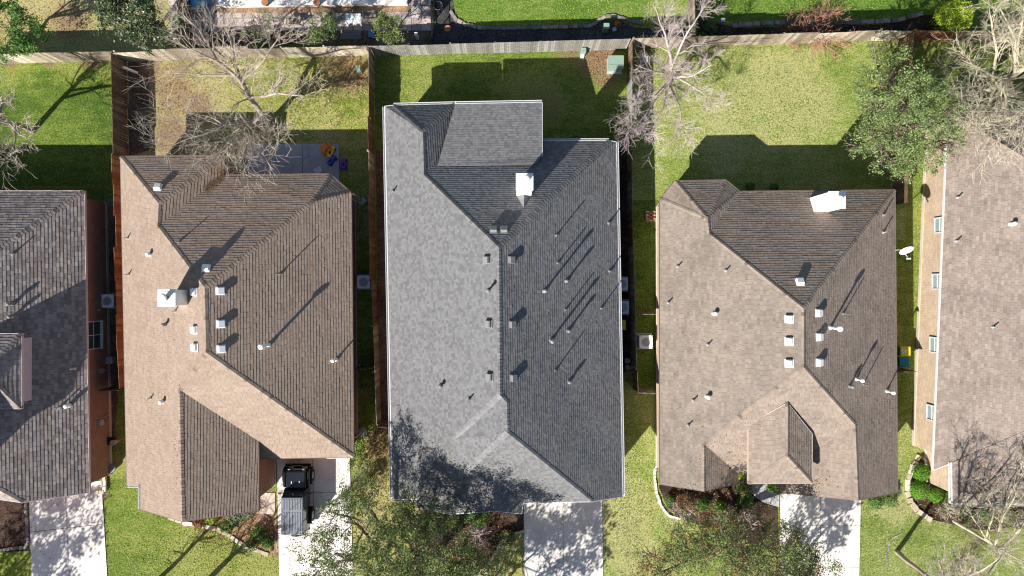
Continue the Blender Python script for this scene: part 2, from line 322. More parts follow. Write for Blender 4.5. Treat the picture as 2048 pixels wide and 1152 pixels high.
# ------------------------------------------------------------------ ground
G_GREEN = ((0.075, 0.135, 0.022), (0.185, 0.26, 0.045), (0.34, 0.36, 0.10))
G_MIX = ((0.10, 0.18, 0.02), (0.265, 0.32, 0.055), (0.52, 0.45, 0.20))
G_PALE = ((0.12, 0.21, 0.03), (0.275, 0.35, 0.075), (0.48, 0.47, 0.20))
def sheet(name, px, mat, z=0.004, zpx=0, label=None):
    b = MB(); poly = [W(x, y, zpx) for x, y in px]
    P3 = [Vector((p.x, p.y, z)) for p in poly]; b.v = [tuple(p) for p in P3]
    for t in tessellate_polygon([P3]):
        q = [P3[i] for i in t]; b.f.append(tuple(t) if (q[1] - q[0]).cross(q[2] - q[0]).z > 0 else tuple(t[::-1]))
    o = b.build(name, mat, None, at=(0, 0, 0)); tag(o, kind='structure', label=label)
    return o
gm = grass_mat('turf_base', *G_MIX, 0.45)
b = MB(); b.add([(-400, -400, 0), (400, -400, 0), (400, 400, 0), (-400, 400, 0)], [(0, 1, 2, 3)])
tag(b.build('ground', gm), kind='structure')
def lawn(px, cols, bias, patches=(), soil=(), z=0.004):
    return sheet('lawn', px, grass_mat('turf', *cols, bias, patches, soil), z)
lawn([(-60, 118), (240, 118), (252, 330), (252, 420), (-60, 420)], G_GREEN, 0.33, [(10, 122, 3, 0.4), (140, 120, 2.2, 0.35), (215, 140, 1.2, 0.4)], [(100, 116, 0.8, 0.9), (185, 118, 0.9, 0.9), (20, 116, 0.9, 0.8)])
lawn([(250, 112), (742, 108), (745, 480), (250, 480)], G_MIX, 0.62,
     [(340, 230, 4.5, 0.5), (300, 160, 3, 0.3), (700, 130, 2.2, 0.4), (430, 130, 2.5, 0.2), (600, 190, 1, 0.1)],
     [(395, 215, 1.5, 0.8), (345, 185, 2.0, 0.7), (290, 150, 2.2, 0.6), (340, 270, 2.0, 0.8), (700, 150, 1.9, 0.75), (300, 240, 1.6, 0.6), (360, 140, 1.0, 0.6)])
lawn([(742, 102), (1256, 96), (1256, 330), (742, 330)], G_GREEN, 0.52, [(850, 150, 2.5, 0.2), (1060, 210, 3, 0.45)], [(1190, 115, 1.9, 0.95), (1215, 150, 1.2, 0.8), (1090, 210, 1.6, 0.35), (1140, 105, 1.0, 0.7)])
lawn([(1258, 88), (1818, 76), (1812, 480), (1258, 480)], G_PALE, 0.55, [(1570, 160, 3.5, 0.35), (1480, 235, 4.5, 0.3), (1600, 230, 3.5, 0.3)], [])
lawn([(1820, 76), (2200, 76), (2200, 1000), (1800, 1000)], G_GREEN, 0.6)
lawn([(1256, 400), (1330, 400), (1330, 790), (1256, 745)], G_GREEN, 0.35, z=0.007)
lawn([(880, -60), (1392, -60), (1392, 42), (880, 42)], ((0.08, 0.17, 0.018), (0.17, 0.28, 0.04), (0.31, 0.36, 0.10)), 0.5, [(1340, 20, 2.0, 0.5)])
lawn([(1396, -60), (1880, -60), (1880, 45), (1396, 40)], ((0.075, 0.165, 0.018), (0.165, 0.275, 0.04), (0.30, 0.35, 0.10)), 0.45)
lawn([(1880, -60), (2200, -60), (2200, 72), (1880, 72)], G_PALE, 0.4)
lawn([(-80, -60), (350, -60), (350, 104), (-80, 104)], G_MIX, 0.85, [(60, 10, 3, 0.3)], [(140, 40, 1.8, 0.7)])
lawn([(205, 880), (600, 960), (600, 1200), (215, 1200)], G_GREEN, 0.5, [(400, 1110, 3.5, 0.35), (520, 1130, 2.5, 0.4), (240, 930, 1.2, 0.4)], [(560, 1100, 0.8, 0.8)], z=0.006)
lawn([(706, 860), (1050, 860), (1050, 1200), (706, 1200)], G_MIX, 0.7, [(760, 960, 2.5, 0.4)], [(762, 890, 1.5, 0.7)])
lawn([(1200, 748), (1330, 790), (1330, 900), (1400, 1060), (1600, 1100), (1600, 1200), (1200, 1200)], G_PALE, 0.6, [(1240, 1020, 3.0, 0.35), (1260, 1100, 2.5, 0.3)], [], z=0.006)
lawn([(1718, 990), (1800, 830), (1850, 830), (1860, 1000), (2200, 1000), (2200, 1200), (1716, 1200)], ((0.10, 0.18, 0.03), (0.24, 0.31, 0.075), (0.45, 0.44, 0.19)), 0.55, [(1790, 1010, 1.8, 0.5)], [(1960, 1050, 2.0, 0.4)], z=0.008)
# soil strips and planting beds
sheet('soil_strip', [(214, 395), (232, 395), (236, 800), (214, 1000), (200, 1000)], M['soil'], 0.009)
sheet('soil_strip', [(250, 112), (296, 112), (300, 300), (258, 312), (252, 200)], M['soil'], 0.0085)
sheet('soil_strip', [(752, 300), (782, 300), (790, 870), (756, 870)], M['soil'], 0.009)
sheet('soil_strip', [(1238, 300), (1259, 300), (1261, 742), (1238, 742)], M['mulch'], 0.014)
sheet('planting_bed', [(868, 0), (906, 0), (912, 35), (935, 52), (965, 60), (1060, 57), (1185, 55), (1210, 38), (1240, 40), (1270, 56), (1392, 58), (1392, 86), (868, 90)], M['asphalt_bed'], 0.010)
sheet('planting_bed', [(1396, 38), (1480, 56), (1620, 52), (1760, 50), (1850, 30), (1880, 30), (1880, 74), (1396, 78)], M['mulch'], 0.010)
sheet('planting_bed', [(365, 1055), (400, 1050), (440, 1058), (480, 1078), (540, 1105), (556, 1105), (552, 1020), (520, 990), (365, 1000)], M['litter'], 0.011)
sheet('planting_bed', [(860, 1010), (1047, 1010), (1047, 1062), (1010, 1078), (990, 1105), (960, 1150), (860, 1160), (800, 1060)], M['mulch'], 0.010)
sheet('planting_bed', [(1322, 950), (1475, 960), (1500, 955), (1555, 1010), (1558, 1110), (1450, 1060), (1370, 1042), (1335, 1015), (1318, 975)], M['mulch'], 0.011)
sheet('planting_bed', [(1835, 915), (1900, 940), (1920, 1000), (2200, 1000), (2200, 1045), (1960, 1060), (1856, 1038), (1822, 1010), (1810, 975), (1815, 940)], M['mulch'], 0.013)
sheet('planting_bed', [(-200, 1000), (52, 1000), (60, 1102), (-200, 1110)], M['mulch'], 0.010)
# paved areas: cast slabs with joints between them
def slabs(name, quad, nx, ny, mat, z=0.05, gap=0.018, xs=None, ys=None):
    """quad of ground pixels tl,tr,br,bl split in nx by ny slabs over a dark joint sheet"""
    tl, tr, br, bl = [W(*p) for p in quad]; bb = MB()
    xs = xs or [i / nx for i in range(nx + 1)]; ys = ys or [j / ny for j in range(ny + 1)]
    def P(u, v): return tl * (1 - u) * (1 - v) + tr * u * (1 - v) + br * u * v + bl * (1 - u) * v
    wd = (tr - tl).length; ht = (bl - tl).length
    for i in range(len(xs) - 1):
        for j in range(len(ys) - 1):
            gu, gv = gap / wd / 2, gap / ht / 2
            q = [P(xs[i] + gu, ys[j + 1] - gv), P(xs[i + 1] - gu, ys[j + 1] - gv), P(xs[i + 1] - gu, ys[j] + gv), P(xs[i] + gu, ys[j] + gv)]
            bb.hexa([Vector((p.x, p.y, 0.0)) for p in q], [Vector((p.x, p.y, z)) for p in q])
    o = bb.build(name, mat); tag(o, kind='structure')
    sheet(name + '_joints', quad, M['joint'], 0.018)
    return o
slabs('driveway', [(58, 985), (204, 960), (219, 1210), (66, 1210)], 2, 3, M['concrete'], xs=[0, .5, 1], ys=[0, .35, .78, 1], gap=0.03)
slabs('driveway', [(553, 905), (700, 905), (708, 1210), (560, 1210)], 2, 3, M['concrete'], xs=[0, .49, 1], ys=[0, .26, .53, 1], gap=0.03)
slabs('driveway', [(1047, 985), (1204, 985), (1207, 1210), (1050, 1210)], 2, 2, M['concrete'], gap=0.014)
slabs('driveway', [(1560, 960), (1722, 960), (1717, 1210), (1560, 1210)], 2, 3, M['concrete'], xs=[0, .5, 1], ys=[0, .36, .7, 1], gap=0.028)
slabs('patio', [(490, 287), (678, 287), (680, 395), (490, 395)], 2, 1, M['concrete_grey'], xs=[0, .61, 1], gap=0.03)
slabs('walkway', [(519, 985), (551, 985), (551, 1028), (519, 1028)], 1, 1, M['concrete_tan'], 0.05)
sheet('walkway', [(1500, 955), (1528, 960), (1540, 980), (1558, 990), (1558, 1014), (1530, 1006), (1512, 995), (1500, 982)], M['concrete_grey'], 0.03)
slabs('terrace', [(300, -90), (862, -90), (862, 62), (358, 62)], 26, 6, M['paver'], 0.05, 0.035)
sheet('gravel_strip', [(356, 62), (866, 62), (866, 92), (356, 92)], M['soil'], 0.012)

# ------------------------------------------------------------------ roofs and houses
def lineplane(a, b, ze, hint, tan=None):
    A, B = W(*a, ze), W(*b, ze); d = (B - A); d.z = 0; d.normalize(); n = Vector((-d.y, d.x, 0))
    h = {'W': Vector((1, 0, 0)), 'E': Vector((-1, 0, 0)), 'N': Vector((0, -1, 0)), 'S': Vector((0, 1, 0))}.get(hint) if isinstance(hint, str) else hint
    if n.dot(h) < 0: n = -n
    return dict(P0=A, n=n, ze=ze, tan=tan)
def ray_plane_z(px, py, pl):
    kx, ky = (px - 1024) / FP, (576 - py) / FP
    # z = ze + t*((k*(CH-z) - P0).n)
    kn = kx * pl['n'].x + ky * pl['n'].y; t = pl['tan']
    return (pl['ze'] + t * (kn * CH - pl['P0'].dot(pl['n']) + pl['P0'].z * 0)) / (1 + t * kn)
class Roof:
    def __init__(s, verts, planes, faces):
        s.planes = planes; s.V = {}
        for k, v in verts.items():
            if len(v) == 3: s.V[k] = W(v[0], v[1], v[2] if not isinstance(v[2], str) else ray_plane_z(v[0], v[1], planes[v[2]])); continue
            zs = [ray_plane_z(v[0], v[1], planes[pn]) for pn, vs in faces if k in vs and planes[pn]['tan']]
            s.V[k] = W(v[0], v[1], sum(zs) / len(zs))
        s.faces = []
        for pn, vs in faces:
            P = [s.V[k] for k in vs]; n = len(P)
            a = sum(P[i].x * P[(i + 1) % n].y - P[(i + 1) % n].x * P[i].y for i in range(n))
            s.faces.append((pn, list(vs) if a > 0 else list(vs)[::-1]))
        vv, ff = [], []
        s.tris = []
        for pn, vs in s.faces:
            P = [s.V[k] for k in vs]; P2 = [Vector((p.x, p.y, 0)) for p in P]; tr = []
            for t in tessellate_polygon([P2]):
                q = [P2[i] for i in t]; t = tuple(t) if (q[1] - q[0]).cross(q[2] - q[0]).z > 0 else tuple(t[::-1])
                tr.append(t); b0 = len(vv); vv += [P[i] for i in t]; ff.append((b0, b0 + 1, b0 + 2))
            s.tris.append((P, tr))
        s.bvh = BVHTree.FromPolygons(vv, ff)
        E = {}
        for fi, (pn, vs) in enumerate(s.faces):
            for i in range(len(vs)): E[(vs[i], vs[(i + 1) % len(vs)])] = fi
        s.E = E
        s.bound = {a: b for (a, b) in E if (b, a) not in E}
        st = next(iter(s.bound)); s.loop = [st]; c = s.bound[st]
        while c != st and len(s.loop) < 99: s.loop.append(c); c = s.bound[c]
    def z(s, x, y):
        h = s.bvh.ray_cast(Vector((x, y, 60)), Vector((0, 0, -1)))
        return h[0].z if h[0] is not None else None
    def hit(s, px, py):
        d = (W(px, py, 0) - Vector((0, 0, CH))).normalized(); h = s.bvh.ray_cast(Vector((0, 0, CH)), d)
        return h[0], h[1]
    def shingles(s, name, mat, parent, course, butt=0.02, only=None, skip=(), tab=0.30):
        rg = random.Random(len(s.faces) * 31 + int(course * 1000)); offs = {}; hts = {}
        out = MB(); uvs = []
        for fi, (pn, vs) in enumerate(s.faces):
            if (only and pn not in only) or pn in skip: continue
            pl = s.planes[pn]; n = pl['n']; P, tr = s.tris[fi]; e = Vector((-n.y, n.x, 0))
            # horizontal run of one course on this slope
            sl_ = pl['tan'] or 0.62; ch = course / math.sqrt(1 + sl_ * sl_) if pn != 'flat' else course
            bm = bmesh.new(); bv = [bm.verts.new(p) for p in P]
            for t in tr:
                try: bm.faces.new([bv[i] for i in t])
                except ValueError: pass
            ds = [(p - pl['P0']).dot(n) for p in P]; k0, k1 = math.floor(min(ds) / ch - 1e-4), math.ceil(max(ds) / ch)
            for k in range(k0 + 1, k1):
                bmesh.ops.bisect_plane(bm, geom=bm.verts[:] + bm.edges[:] + bm.faces[:], dist=1e-5, plane_co=pl['P0'] + n * (k * ch), plane_no=n)
            for f in bm.faces:
                c = f.calc_center_median(); k = math.floor((c - pl['P0']).dot(n) / ch + 1e-6)
                if (fi, k) not in offs: offs[(fi, k)] = rg.uniform(0, 400) * tab
                off = offs[(fi, k)] + fi * 13.7; base = [(v.co.copy(), v.co.dot(e) + off + 100) for v in f.verts]
                if f.normal.z < 0: base.reverse()
                c0_, c1_ = math.floor(min(q[1] for q in base) / tab), math.ceil(max(q[1] for q in base) / tab)
                for ci in range(c0_, c1_):
                    poly = base
                    for lim, sg in ((ci * tab, 1), ((ci + 1) * tab, -1)):     # keep the part of the strip inside this tab
                        res = []
                        for i in range(len(poly)):
                            A, B = poly[i], poly[(i + 1) % len(poly)]; da, db = sg * (A[1] - lim), sg * (B[1] - lim)
                            if da >= 0: res.append(A)
                            if (da >= 0) != (db >= 0): t_ = da / (da - db); res.append((A[0].lerp(B[0], t_), lim))
                        poly = res
                        if len(poly) < 3: break
                    if len(poly) < 3: continue
                    key = (fi, k, ci)
                    if key not in hts: hts[key] = rg.choice((.65, .85, 1.0, 1.0, 1.15, 1.3))
                    bh = butt * hts[key]; pts = []
                    for co, uu in poly:
                        d = (co - pl['P0']).dot(n); fr = min(1, max(0, d / ch - k)); pts.append((co + Vector((0, 0, bh * (1 - fr) + 0.004)), fr, min(max(uu, ci * tab + .001), (ci + 1) * tab - .001)))
                    out.add([p[0] for p in pts], [tuple(range(len(pts)))])
                    uvs += [(p[2], (k + 200 + 0.04 + 0.92 * p[1]) * course) for p in pts]
                    for i in range(len(pts)):
                        a, b2 = pts[i], pts[(i + 1) % len(pts)]
                        if a[1] < 0.02 and b2[1] < 0.02:
                            dz = Vector((0, 0, bh + 0.003))
                            out.add([a[0], a[0] - dz, b2[0] - dz, b2[0]], [(0, 1, 2, 3)])
                            uvs += [(a[2], (k + 200.05) * course), (a[2], (k + 200.04) * course), (b2[2], (k + 200.04) * course), (b2[2], (k + 200.05) * course)]
            bm.free()
        return out.build(name, mat, parent, uv=uvs)
    def caps(s, mat, parent, width=0.15, seg=0.19, name='ridge_cap', valley=(), flatcol=None):
        out = MB(); val = MB(); done = set(); uvs = []; vuv = []
        for (a, b2), fi in s.E.items():
            if (b2, a) not in s.E or (b2, a) in done: continue
            done.add((a, b2)); fj = s.E[(b2, a)]
            A, B = s.V[a], s.V[b2]
            if A.z > B.z: A, B = B, A           # from the low end upwards
            t = (B - A); L = t.length
            if L < 0.3: continue
            t.normalize(); mid = (A + B) / 2; t2 = Vector((t.x, t.y, 0)).normalized(); pr = Vector((-t2.y, t2.x, 0))
            def side(sg):
                q = mid + pr * sg * 0.08; z = s.z(q.x, q.y)
                if z is None: z = mid.z
                # slope measured across the edge
                return (z - mid.z) / 0.08
            s1, s2 = side(1), side(-1)
            convex = (s1 + s2) < -0.08
            mark = tuple(sorted((a, b2)))
            isv = mark in valley
            if not convex and not isv: continue
            dA = (pr + Vector((0, 0, s1))).normalized(); dB = (-pr + Vector((0, 0, s2))).normalized()
            if isv:
                wv = 0.19; up = Vector((0, 0, 0.045)); val = MB(); vuv = []
                ns = int(L / .15)
                for i in range(ns):
                    a0, a1 = A + t * (L * i / ns), A + t * (L * (i + 1) / ns); w0 = wv * random.uniform(.9, 1.1); dd = Vector((0, 0, .008 * (i % 2)))
                    val.add([a0 + up + dd, a0 + dB * w0 + up + dd, a1 + dB * w0 + up, a1 + up], [(0, 1, 2, 3)]); val.add([a0 + up + dd, a1 + up, a1 + dA * w0 + up, a0 + dA * w0 + up + dd], [(0, 1, 2, 3)])
                    vuv.extend([(i * .37, i * .151 + .02)] * 4 + [(i * .53 + 9, i * .151 + .02)] * 4)
                val.build('valley_strip', M['roof_c_light'], parent, uv=vuv); continue
            nseg = max(1, int(L / seg))
            for i in range(nseg):
                p0 = A + t * (L * i / nseg); p1 = A + t * (L * (i + 1) / nseg + 0.004); h0 = 0.048; h1 = 0.034
                wj = width * random.uniform(0.94, 1.06)
                q = [p0 + Vector((0, 0, h0)), p1 + Vector((0, 0, h1))]
                for dd, fl in ((dA, 0), (dB, 1)):
                    r0 = p0 + dd * wj + Vector((0, 0, h0 - 0.008)); r1 = p1 + dd * wj + Vector((0, 0, h1 - 0.008))
                    vs = [q[0], q[1], r1, r0] if fl else [q[1], q[0], r0, r1]
                    out.add(vs, [(0, 1, 2, 3)]); uvs += [(i * 5.3 + fi, 7.0 + i * 1.7)] * 4
                    dz = Vector((0, 0, 0.03)); vs2 = [q[0], r0, r0 - dz, q[0] - dz]; out.add(vs2 if fl else vs2[::-1], [(0, 1, 2, 3)]); uvs += [(i * 5.3 + fi, 7.0 + i * 1.7)] * 4
                    vs3 = [r0, r1, r1 - dz, r0 - dz]; out.add(vs3 if fl else vs3[::-1], [(0, 1, 2, 3)]); uvs += [(i * 5.3 + fi, 7.0 + i * 1.7)] * 4
        if out.f: out.build(name, mat, parent, uv=uvs)
    def trim(s, mat, parent, depth=0.17, thick=0.035, gutter=(), gmat=None, skip=()):
        out = MB(); n = len(s.loop)
        for i in range(n):
            if (s.loop[i] + s.loop[(i + 1) % n]) in skip or (s.loop[(i + 1) % n] + s.loop[i]) in skip: continue
            a, b2 = s.V[s.loop[i]], s.V[s.loop[(i + 1) % n]]
            t = Vector((b2.x - a.x, b2.y - a.y, 0))
            if t.length < 0.05: continue
            t.normalize(); o = Vector((t.y, -t.x, 0))
            A0, B0 = a - t * thick * 0.5, b2 + t * thick * 0.5
            up = Vector((0, 0, 0.012)); dn = Vector((0, 0, -depth)); oo = o * thick
            out.hexa([A0 + dn, A0 + dn + oo, B0 + dn + oo, B0 + dn], [A0 + up, A0 + up + oo, B0 + up + oo, B0 + up])
        out.build('fascia', mat, parent)
        sf = MB()
        for P, tr in s.tris:
            for t in tr: sf.add([P[i] + Vector((0, 0, -0.13)) for i in t], [(2, 1, 0)])
        sf.build('soffit', M['soffit'], parent)
        if gutter:
            g = MB()
            for (a, b2) in gutter:
                A, B = s.V[a], s.V[b2]; t = Vector((B.x - A.x, B.y - A.y, 0)).normalized(); o = Vector((t.y, -t.x, 0))
                q = (A + B) / 2 + o * 0.3
                if s.z(q.x, q.y) is not None: o = -o
                wd = 0.12; z0 = Vector((0, 0, -0.13)); z1 = Vector((0, 0, -0.005)); k = 0.037
                for (u0, u1, za, zb) in ((k, wd + k, z0, z0 + Vector((0, 0, .012))), (k, k + .014, z0 + Vector((0, 0, .012)), z1), (wd + k - .016, wd + k, z0 + Vector((0, 0, .012)), z1)):
                    g.hexa([A + o * u0 + za, A + o * u1 + za, B + o * u1 + za, B + o * u0 + za], [A + o * u0 + zb, A + o * u1 + zb, B + o * u1 + zb, B + o * u0 + zb])
            g.build('gutter', gmat or M['trim_white'], parent)
    def walls(s, mat, parent, inset=0.42, loop=None, z0=0.0, zmax=None):
        P = [Vector((s.V[k].x, s.V[k].y, 0)) for k in (loop or s.loop)]
        # drop near-duplicate points, then offset inwards
        Q = []
        for p in P:
            if not Q or (p - Q[-1]).length > 0.25: Q.append(p)
        n = len(Q); I = []
        for i in range(n):
            a, b2, c = Q[i - 1], Q[i], Q[(i + 1) % n]
            d1 = (b2 - a).normalized(); d2 = (c - b2).normalized(); n1 = Vector((-d1.y, d1.x, 0)); n2 = Vector((-d2.y, d2.x, 0))
            m = n1 + n2; 
            if m.length < 0.3: I.append(b2 + n1 * inset); continue
            m.normalize(); I.append(b2 + m * (inset / max(0.35, m.dot(n1))))
        out = MB(); uvs = []; u = 0.0
        for i in range(n):
            a, b2 = I[i], I[(i + 1) % n]; L = (b2 - a).length; k = max(1, int(L / 0.4))
            for j in range(k):
                p, q = a.lerp(b2, j / k), a.lerp(b2, (j + 1) / k)
                zp, zq = s.z(p.x, p.y), s.z(q.x, q.y)
                zp = (zp or 3.1) - 0.1; zq = (zq or 3.1) - 0.1
                if zmax: zp, zq = min(zp, zmax), min(zq, zmax)
                u2 = u + L / k
                out.add([(p.x, p.y, z0), (q.x, q.y, z0), (q.x, q.y, zq), (p.x, p.y, zp)], [(0, 1, 2, 3)])
                uvs += [(u, z0), (u2, z0), (u2, zq), (u, zp)]; u = u2
        s.inset_pts = I
        if z0 == 0:
            fb = MB(); fuv = []
            for i in range(n):
                a, b2 = I[i], I[(i + 1) % n]; t = (b2 - a).normalized(); o = Vector((t.y, -t.x, 0)) * .05
                fb.hexa([a + Vector((0, 0, .0)), a + o, b2 + o, b2], [a + Vector((0, 0, .22)), a + o + Vector((0, 0, .22)), b2 + o + Vector((0, 0, .22)), b2 + Vector((0, 0, .22))])
            fb.build('foundation', M['concrete_tan'], parent)
        return out.build('wall', mat, parent, uv=uvs)

# small roof fittings share mesh data; origin at the roof surface, local z up
def mesh_of(mb, name, mat, bevel=0, smooth=False):
    o = mb.build(name, mat, None); me = o.data
    bpy.data.objects.remove(o); return me
def boxvent_mesh(mat, nm):
    b = MB()      # low cover with a sloped hood: open side faces downhill (+x)
    b.box((0, 0, 0.045), (0.48, 0.46, 0.015)); b.box((-0.01, 0, 0.11), (0.33, 0.35, 0.14))
    b.add([(-0.17, -0.19, 0.17), (0.20, -0.19, 0.14), (0.20, 0.19, 0.14), (-0.17, 0.19, 0.17),
           (-0.13, -0.17, 0.235), (0.18, -0.18, 0.215), (0.18, 0.18, 0.215), (-0.13, 0.17, 0.235)],
          [(3, 2, 1, 0), (4, 5, 6, 7), (0, 1, 5, 4), (1, 2, 6, 5), (2, 3, 7, 6), (3, 0, 4, 7)])
    return mesh_of(b, nm, mat)
def pipe_mesh(mat, nm, h, r, cap=0.0):
    b = MB(); b.lathe((0, 0, 0), [(min(.13, r * 2.4), -0.12), (min(.12, r * 2.2), 0.05), (r * 1.3, 0.14), (r * 1.05, 0.17), (r * 1.05, 0.13)], 14)
    b.lathe((0, 0, 0), [(r, -0.1), (r, h), (r * 0.8, h), (r * 0.8, h - 0.06)], 14)
    if cap:
        b.lathe((0, 0, h - 0.02), [(r * 1.25, -0.12), (cap * 0.8, -0.10), (cap, -0.06), (cap, 0.02), (cap * 0.75, 0.07), (cap * 0.2, 0.10)], 20)
    return mesh_of(b, nm, mat)
VM = {'box_white': boxvent_mesh(M['white_metal'], 'box_vent'), 'box_grey': boxvent_mesh(M['grey_metal'], 'box_vent'),
      'pipe': pipe_mesh(M['galv'], 'vent_pipe', 0.42, 0.04), 'pipe_g': pipe_mesh(M['grey_metal'], 'vent_pipe', 0.45, 0.045),
      'cap': pipe_mesh(M['white_metal'], 'capped_vent', 0.34, 0.07, 0.125), 'cap_g': pipe_mesh(M['grey_metal'], 'capped_vent', 0.40, 0.065, 0.11),
      'flue': pipe_mesh(M['white_metal'], 'flue_pipe', 1.25, 0.075, 0.16), 'flue_g': pipe_mesh(M['lead'], 'flue_pipe', 1.35, 0.065, 0.105),
      'flue_s': pipe_mesh(M['white_metal'], 'flue_pipe', 0.8, 0.05, 0.12), 'pipe_tall': pipe_mesh(M['grey_metal'], 'vent_pipe', 0.85, 0.035),
      'cap_tall': pipe_mesh(M['grey_metal'], 'capped_vent', 0.75, 0.06, 0.10)}
NAMES = {'box_white': 'box_vent', 'box_grey': 'box_vent', 'pipe': 'vent_pipe', 'pipe_g': 'vent_pipe', 'pipe_tall': 'vent_pipe', 'cap': 'capped_vent', 'cap_g': 'capped_vent', 'cap_tall': 'capped_vent', 'flue': 'flue_pipe', 'flue_g': 'flue_pipe', 'flue_s': 'flue_pipe'}
def fit(roof, house, kind, px, py):
    p, nrm = roof.hit(px, py)
    if p is None: print('MISS', kind, px, py); return
    me = VM[kind]
    if kind.startswith('box'):
        dh = Vector((nrm.x, nrm.y, 0)).normalized(); z = nrm.normalized(); y = z.cross(dh).normalized(); x = y.cross(z).normalized()
        Mx = Matrix((x, y, z)).transposed(); rot = Mx.to_euler()
    else: rot = (0, 0, 0)
    return place(NAMES[kind], me, p, rot, house)
def chimney(house, roof, c, d, zt, flue_r=0.17, hood=0.35, cricket=None, band=0.0):
    """boxed chimney: c = plan centre, d = plan size, zt = top"""
    zb = min(roof.z(c[0] + sx * d[0] / 2, c[1] + sy * d[1] / 2) or 3 for sx in (-1, 1) for sy in (-1, 1)) - 0.2
    b = MB(); b.box((c[0], c[1], (zb + zt) / 2), (d[0], d[1], zt - zb))
    ch = b.build('chimney', M['chimney_white'], house)
    b = MB(); b.box((c[0], c[1], zt + 0.025), (d[0] + 0.09, d[1] + 0.09, 0.05)); b.box((c[0], c[1], zt + 0.062), (d[0] * 0.8, d[1] * 0.8, 0.024)); b.build('chimney_cap', M['white_metal'], ch, bevel=0.01)
    b = MB(); b.lathe((c[0], c[1] , zt + 0.07), [(flue_r * 0.8, 0), (flue_r * 0.8, hood)], 20); b.build('flue', M['rust'], ch)
    b = MB(); b.lathe((c[0], c[1], zt + 0.05 + hood), [(flue_r * 1.25, 0), (flue_r * 1.45, 0.03), (flue_r * 1.45, 0.10), (flue_r * 1.1, 0.14), (flue_r * 0.3, 0.17)], 24); b.build('flue_hood', M['white_metal'], ch, smooth=False)
    return ch

# ---- HOUSE A: left edge, taupe shingles
r = dict(E=lineplane((168, 382), (178, 985), 3, 'E', .62), N=lineplane((-600, 382), (168, 382), 3, 'N', .62), W_=lineplane((-600, 382), (-600, 985), 3, 'W'), S=lineplane((-60, 1000), (45, 1005), 3, 'S'))
RA = Roof(dict(A=(168, 382, 3), P=(-222, 645), Q=(-222, 860, 7.8), R_=(45, 1005), S=(178, 985, 3), T=(-60, 990, 3.6), N=(-600, 382, 3), U=(-600, 985, 3)), r,
          [('E', ('A', 'P', 'Q', 'R_', 'S')), ('N', ('N', 'P', 'A')), ('W_', ('P', 'N', 'U', 'T', 'Q')), ('S', ('Q', 'T', 'R_'))])
hA = empty('house', W(60, 700, 0), 'house with taupe grey shingles and red brick side at the left edge of the view', 'house')
RA.shingles('roof', M['roof_a'], hA, 0.185, 0.022, tab=0.3); RA.caps(M['roof_a'], hA, 0.16, 0.2); RA.trim(M['trim_pink'], hA); RA.walls(M['brick_red'], hA, 0.35)
# upper storey
r = dict(E=lineplane((42, 670), (42, 816), 5.75, 'E', .62), N=lineplane((-400, 670), (42, 670), 5.75, 'N', .62), S=lineplane((42, 816), (-400, 816), 5.75, 'S', .62))
RA2 = Roof(dict(A=(42, 668, 5.75), B=(42, 817, 5.75), C=(-36, 743), D=(-400, 743, 7.1), E=(-400, 668, 5.75), F=(-400, 817, 5.75)), r,
           [('E', ('A', 'C', 'B')), ('N', ('E', 'D', 'C', 'A')), ('S', ('C', 'D', 'F', 'B'))])
RA2.shingles('upper_roof', M['roof_a'], hA, 0.185, 0.026, tab=0.3); RA2.caps(M['roof_a'], hA, 0.16, 0.2, 'upper_ridge_cap'); RA2.trim(M['trim_pink'], hA)
RA2.walls(M['siding'], hA, 0.28, z0=3.4)
RA3 = Roof(dict(A=(-134, 785, 8.2), B=(-134, 1010, 8.2), C=(-235, 898, 10.1), D=(-420, 898, 10.1), E=(-560, 785, 8.2), F=(-560, 1010, 8.2)), dict(E=lineplane((-134, 785), (-134, 1010), 8.2, 'E', .62), N=lineplane((-560, 785), (-134, 785), 8.2, 'N', .62), S=lineplane((-134, 1010), (-560, 1010), 8.2, 'S', .62), W_=lineplane((-560, 1010), (-560, 785), 8.2, 'W', .62)),
           [('E', ('A', 'C', 'B')), ('N', ('E', 'D', 'C', 'A')), ('S', ('C', 'D', 'F', 'B')), ('W_', ('E', 'F', 'D'))])
RA3.shingles('upper_roof', M['roof_a'], hA, 0.185, 0.022, tab=0.3); RA3.trim(M['trim_pink'], hA); RA3.walls(M['siding'], hA, 0.3, z0=3.2)
for k, x, y in (('pipe', 25, 508), ('cap_g', 25, 608), ('cap_g', 27, 633), ('pipe', 150, 737), ('pipe', 118, 816), ('cap', 138, 811)): fit(RA, hA, k, x, y)
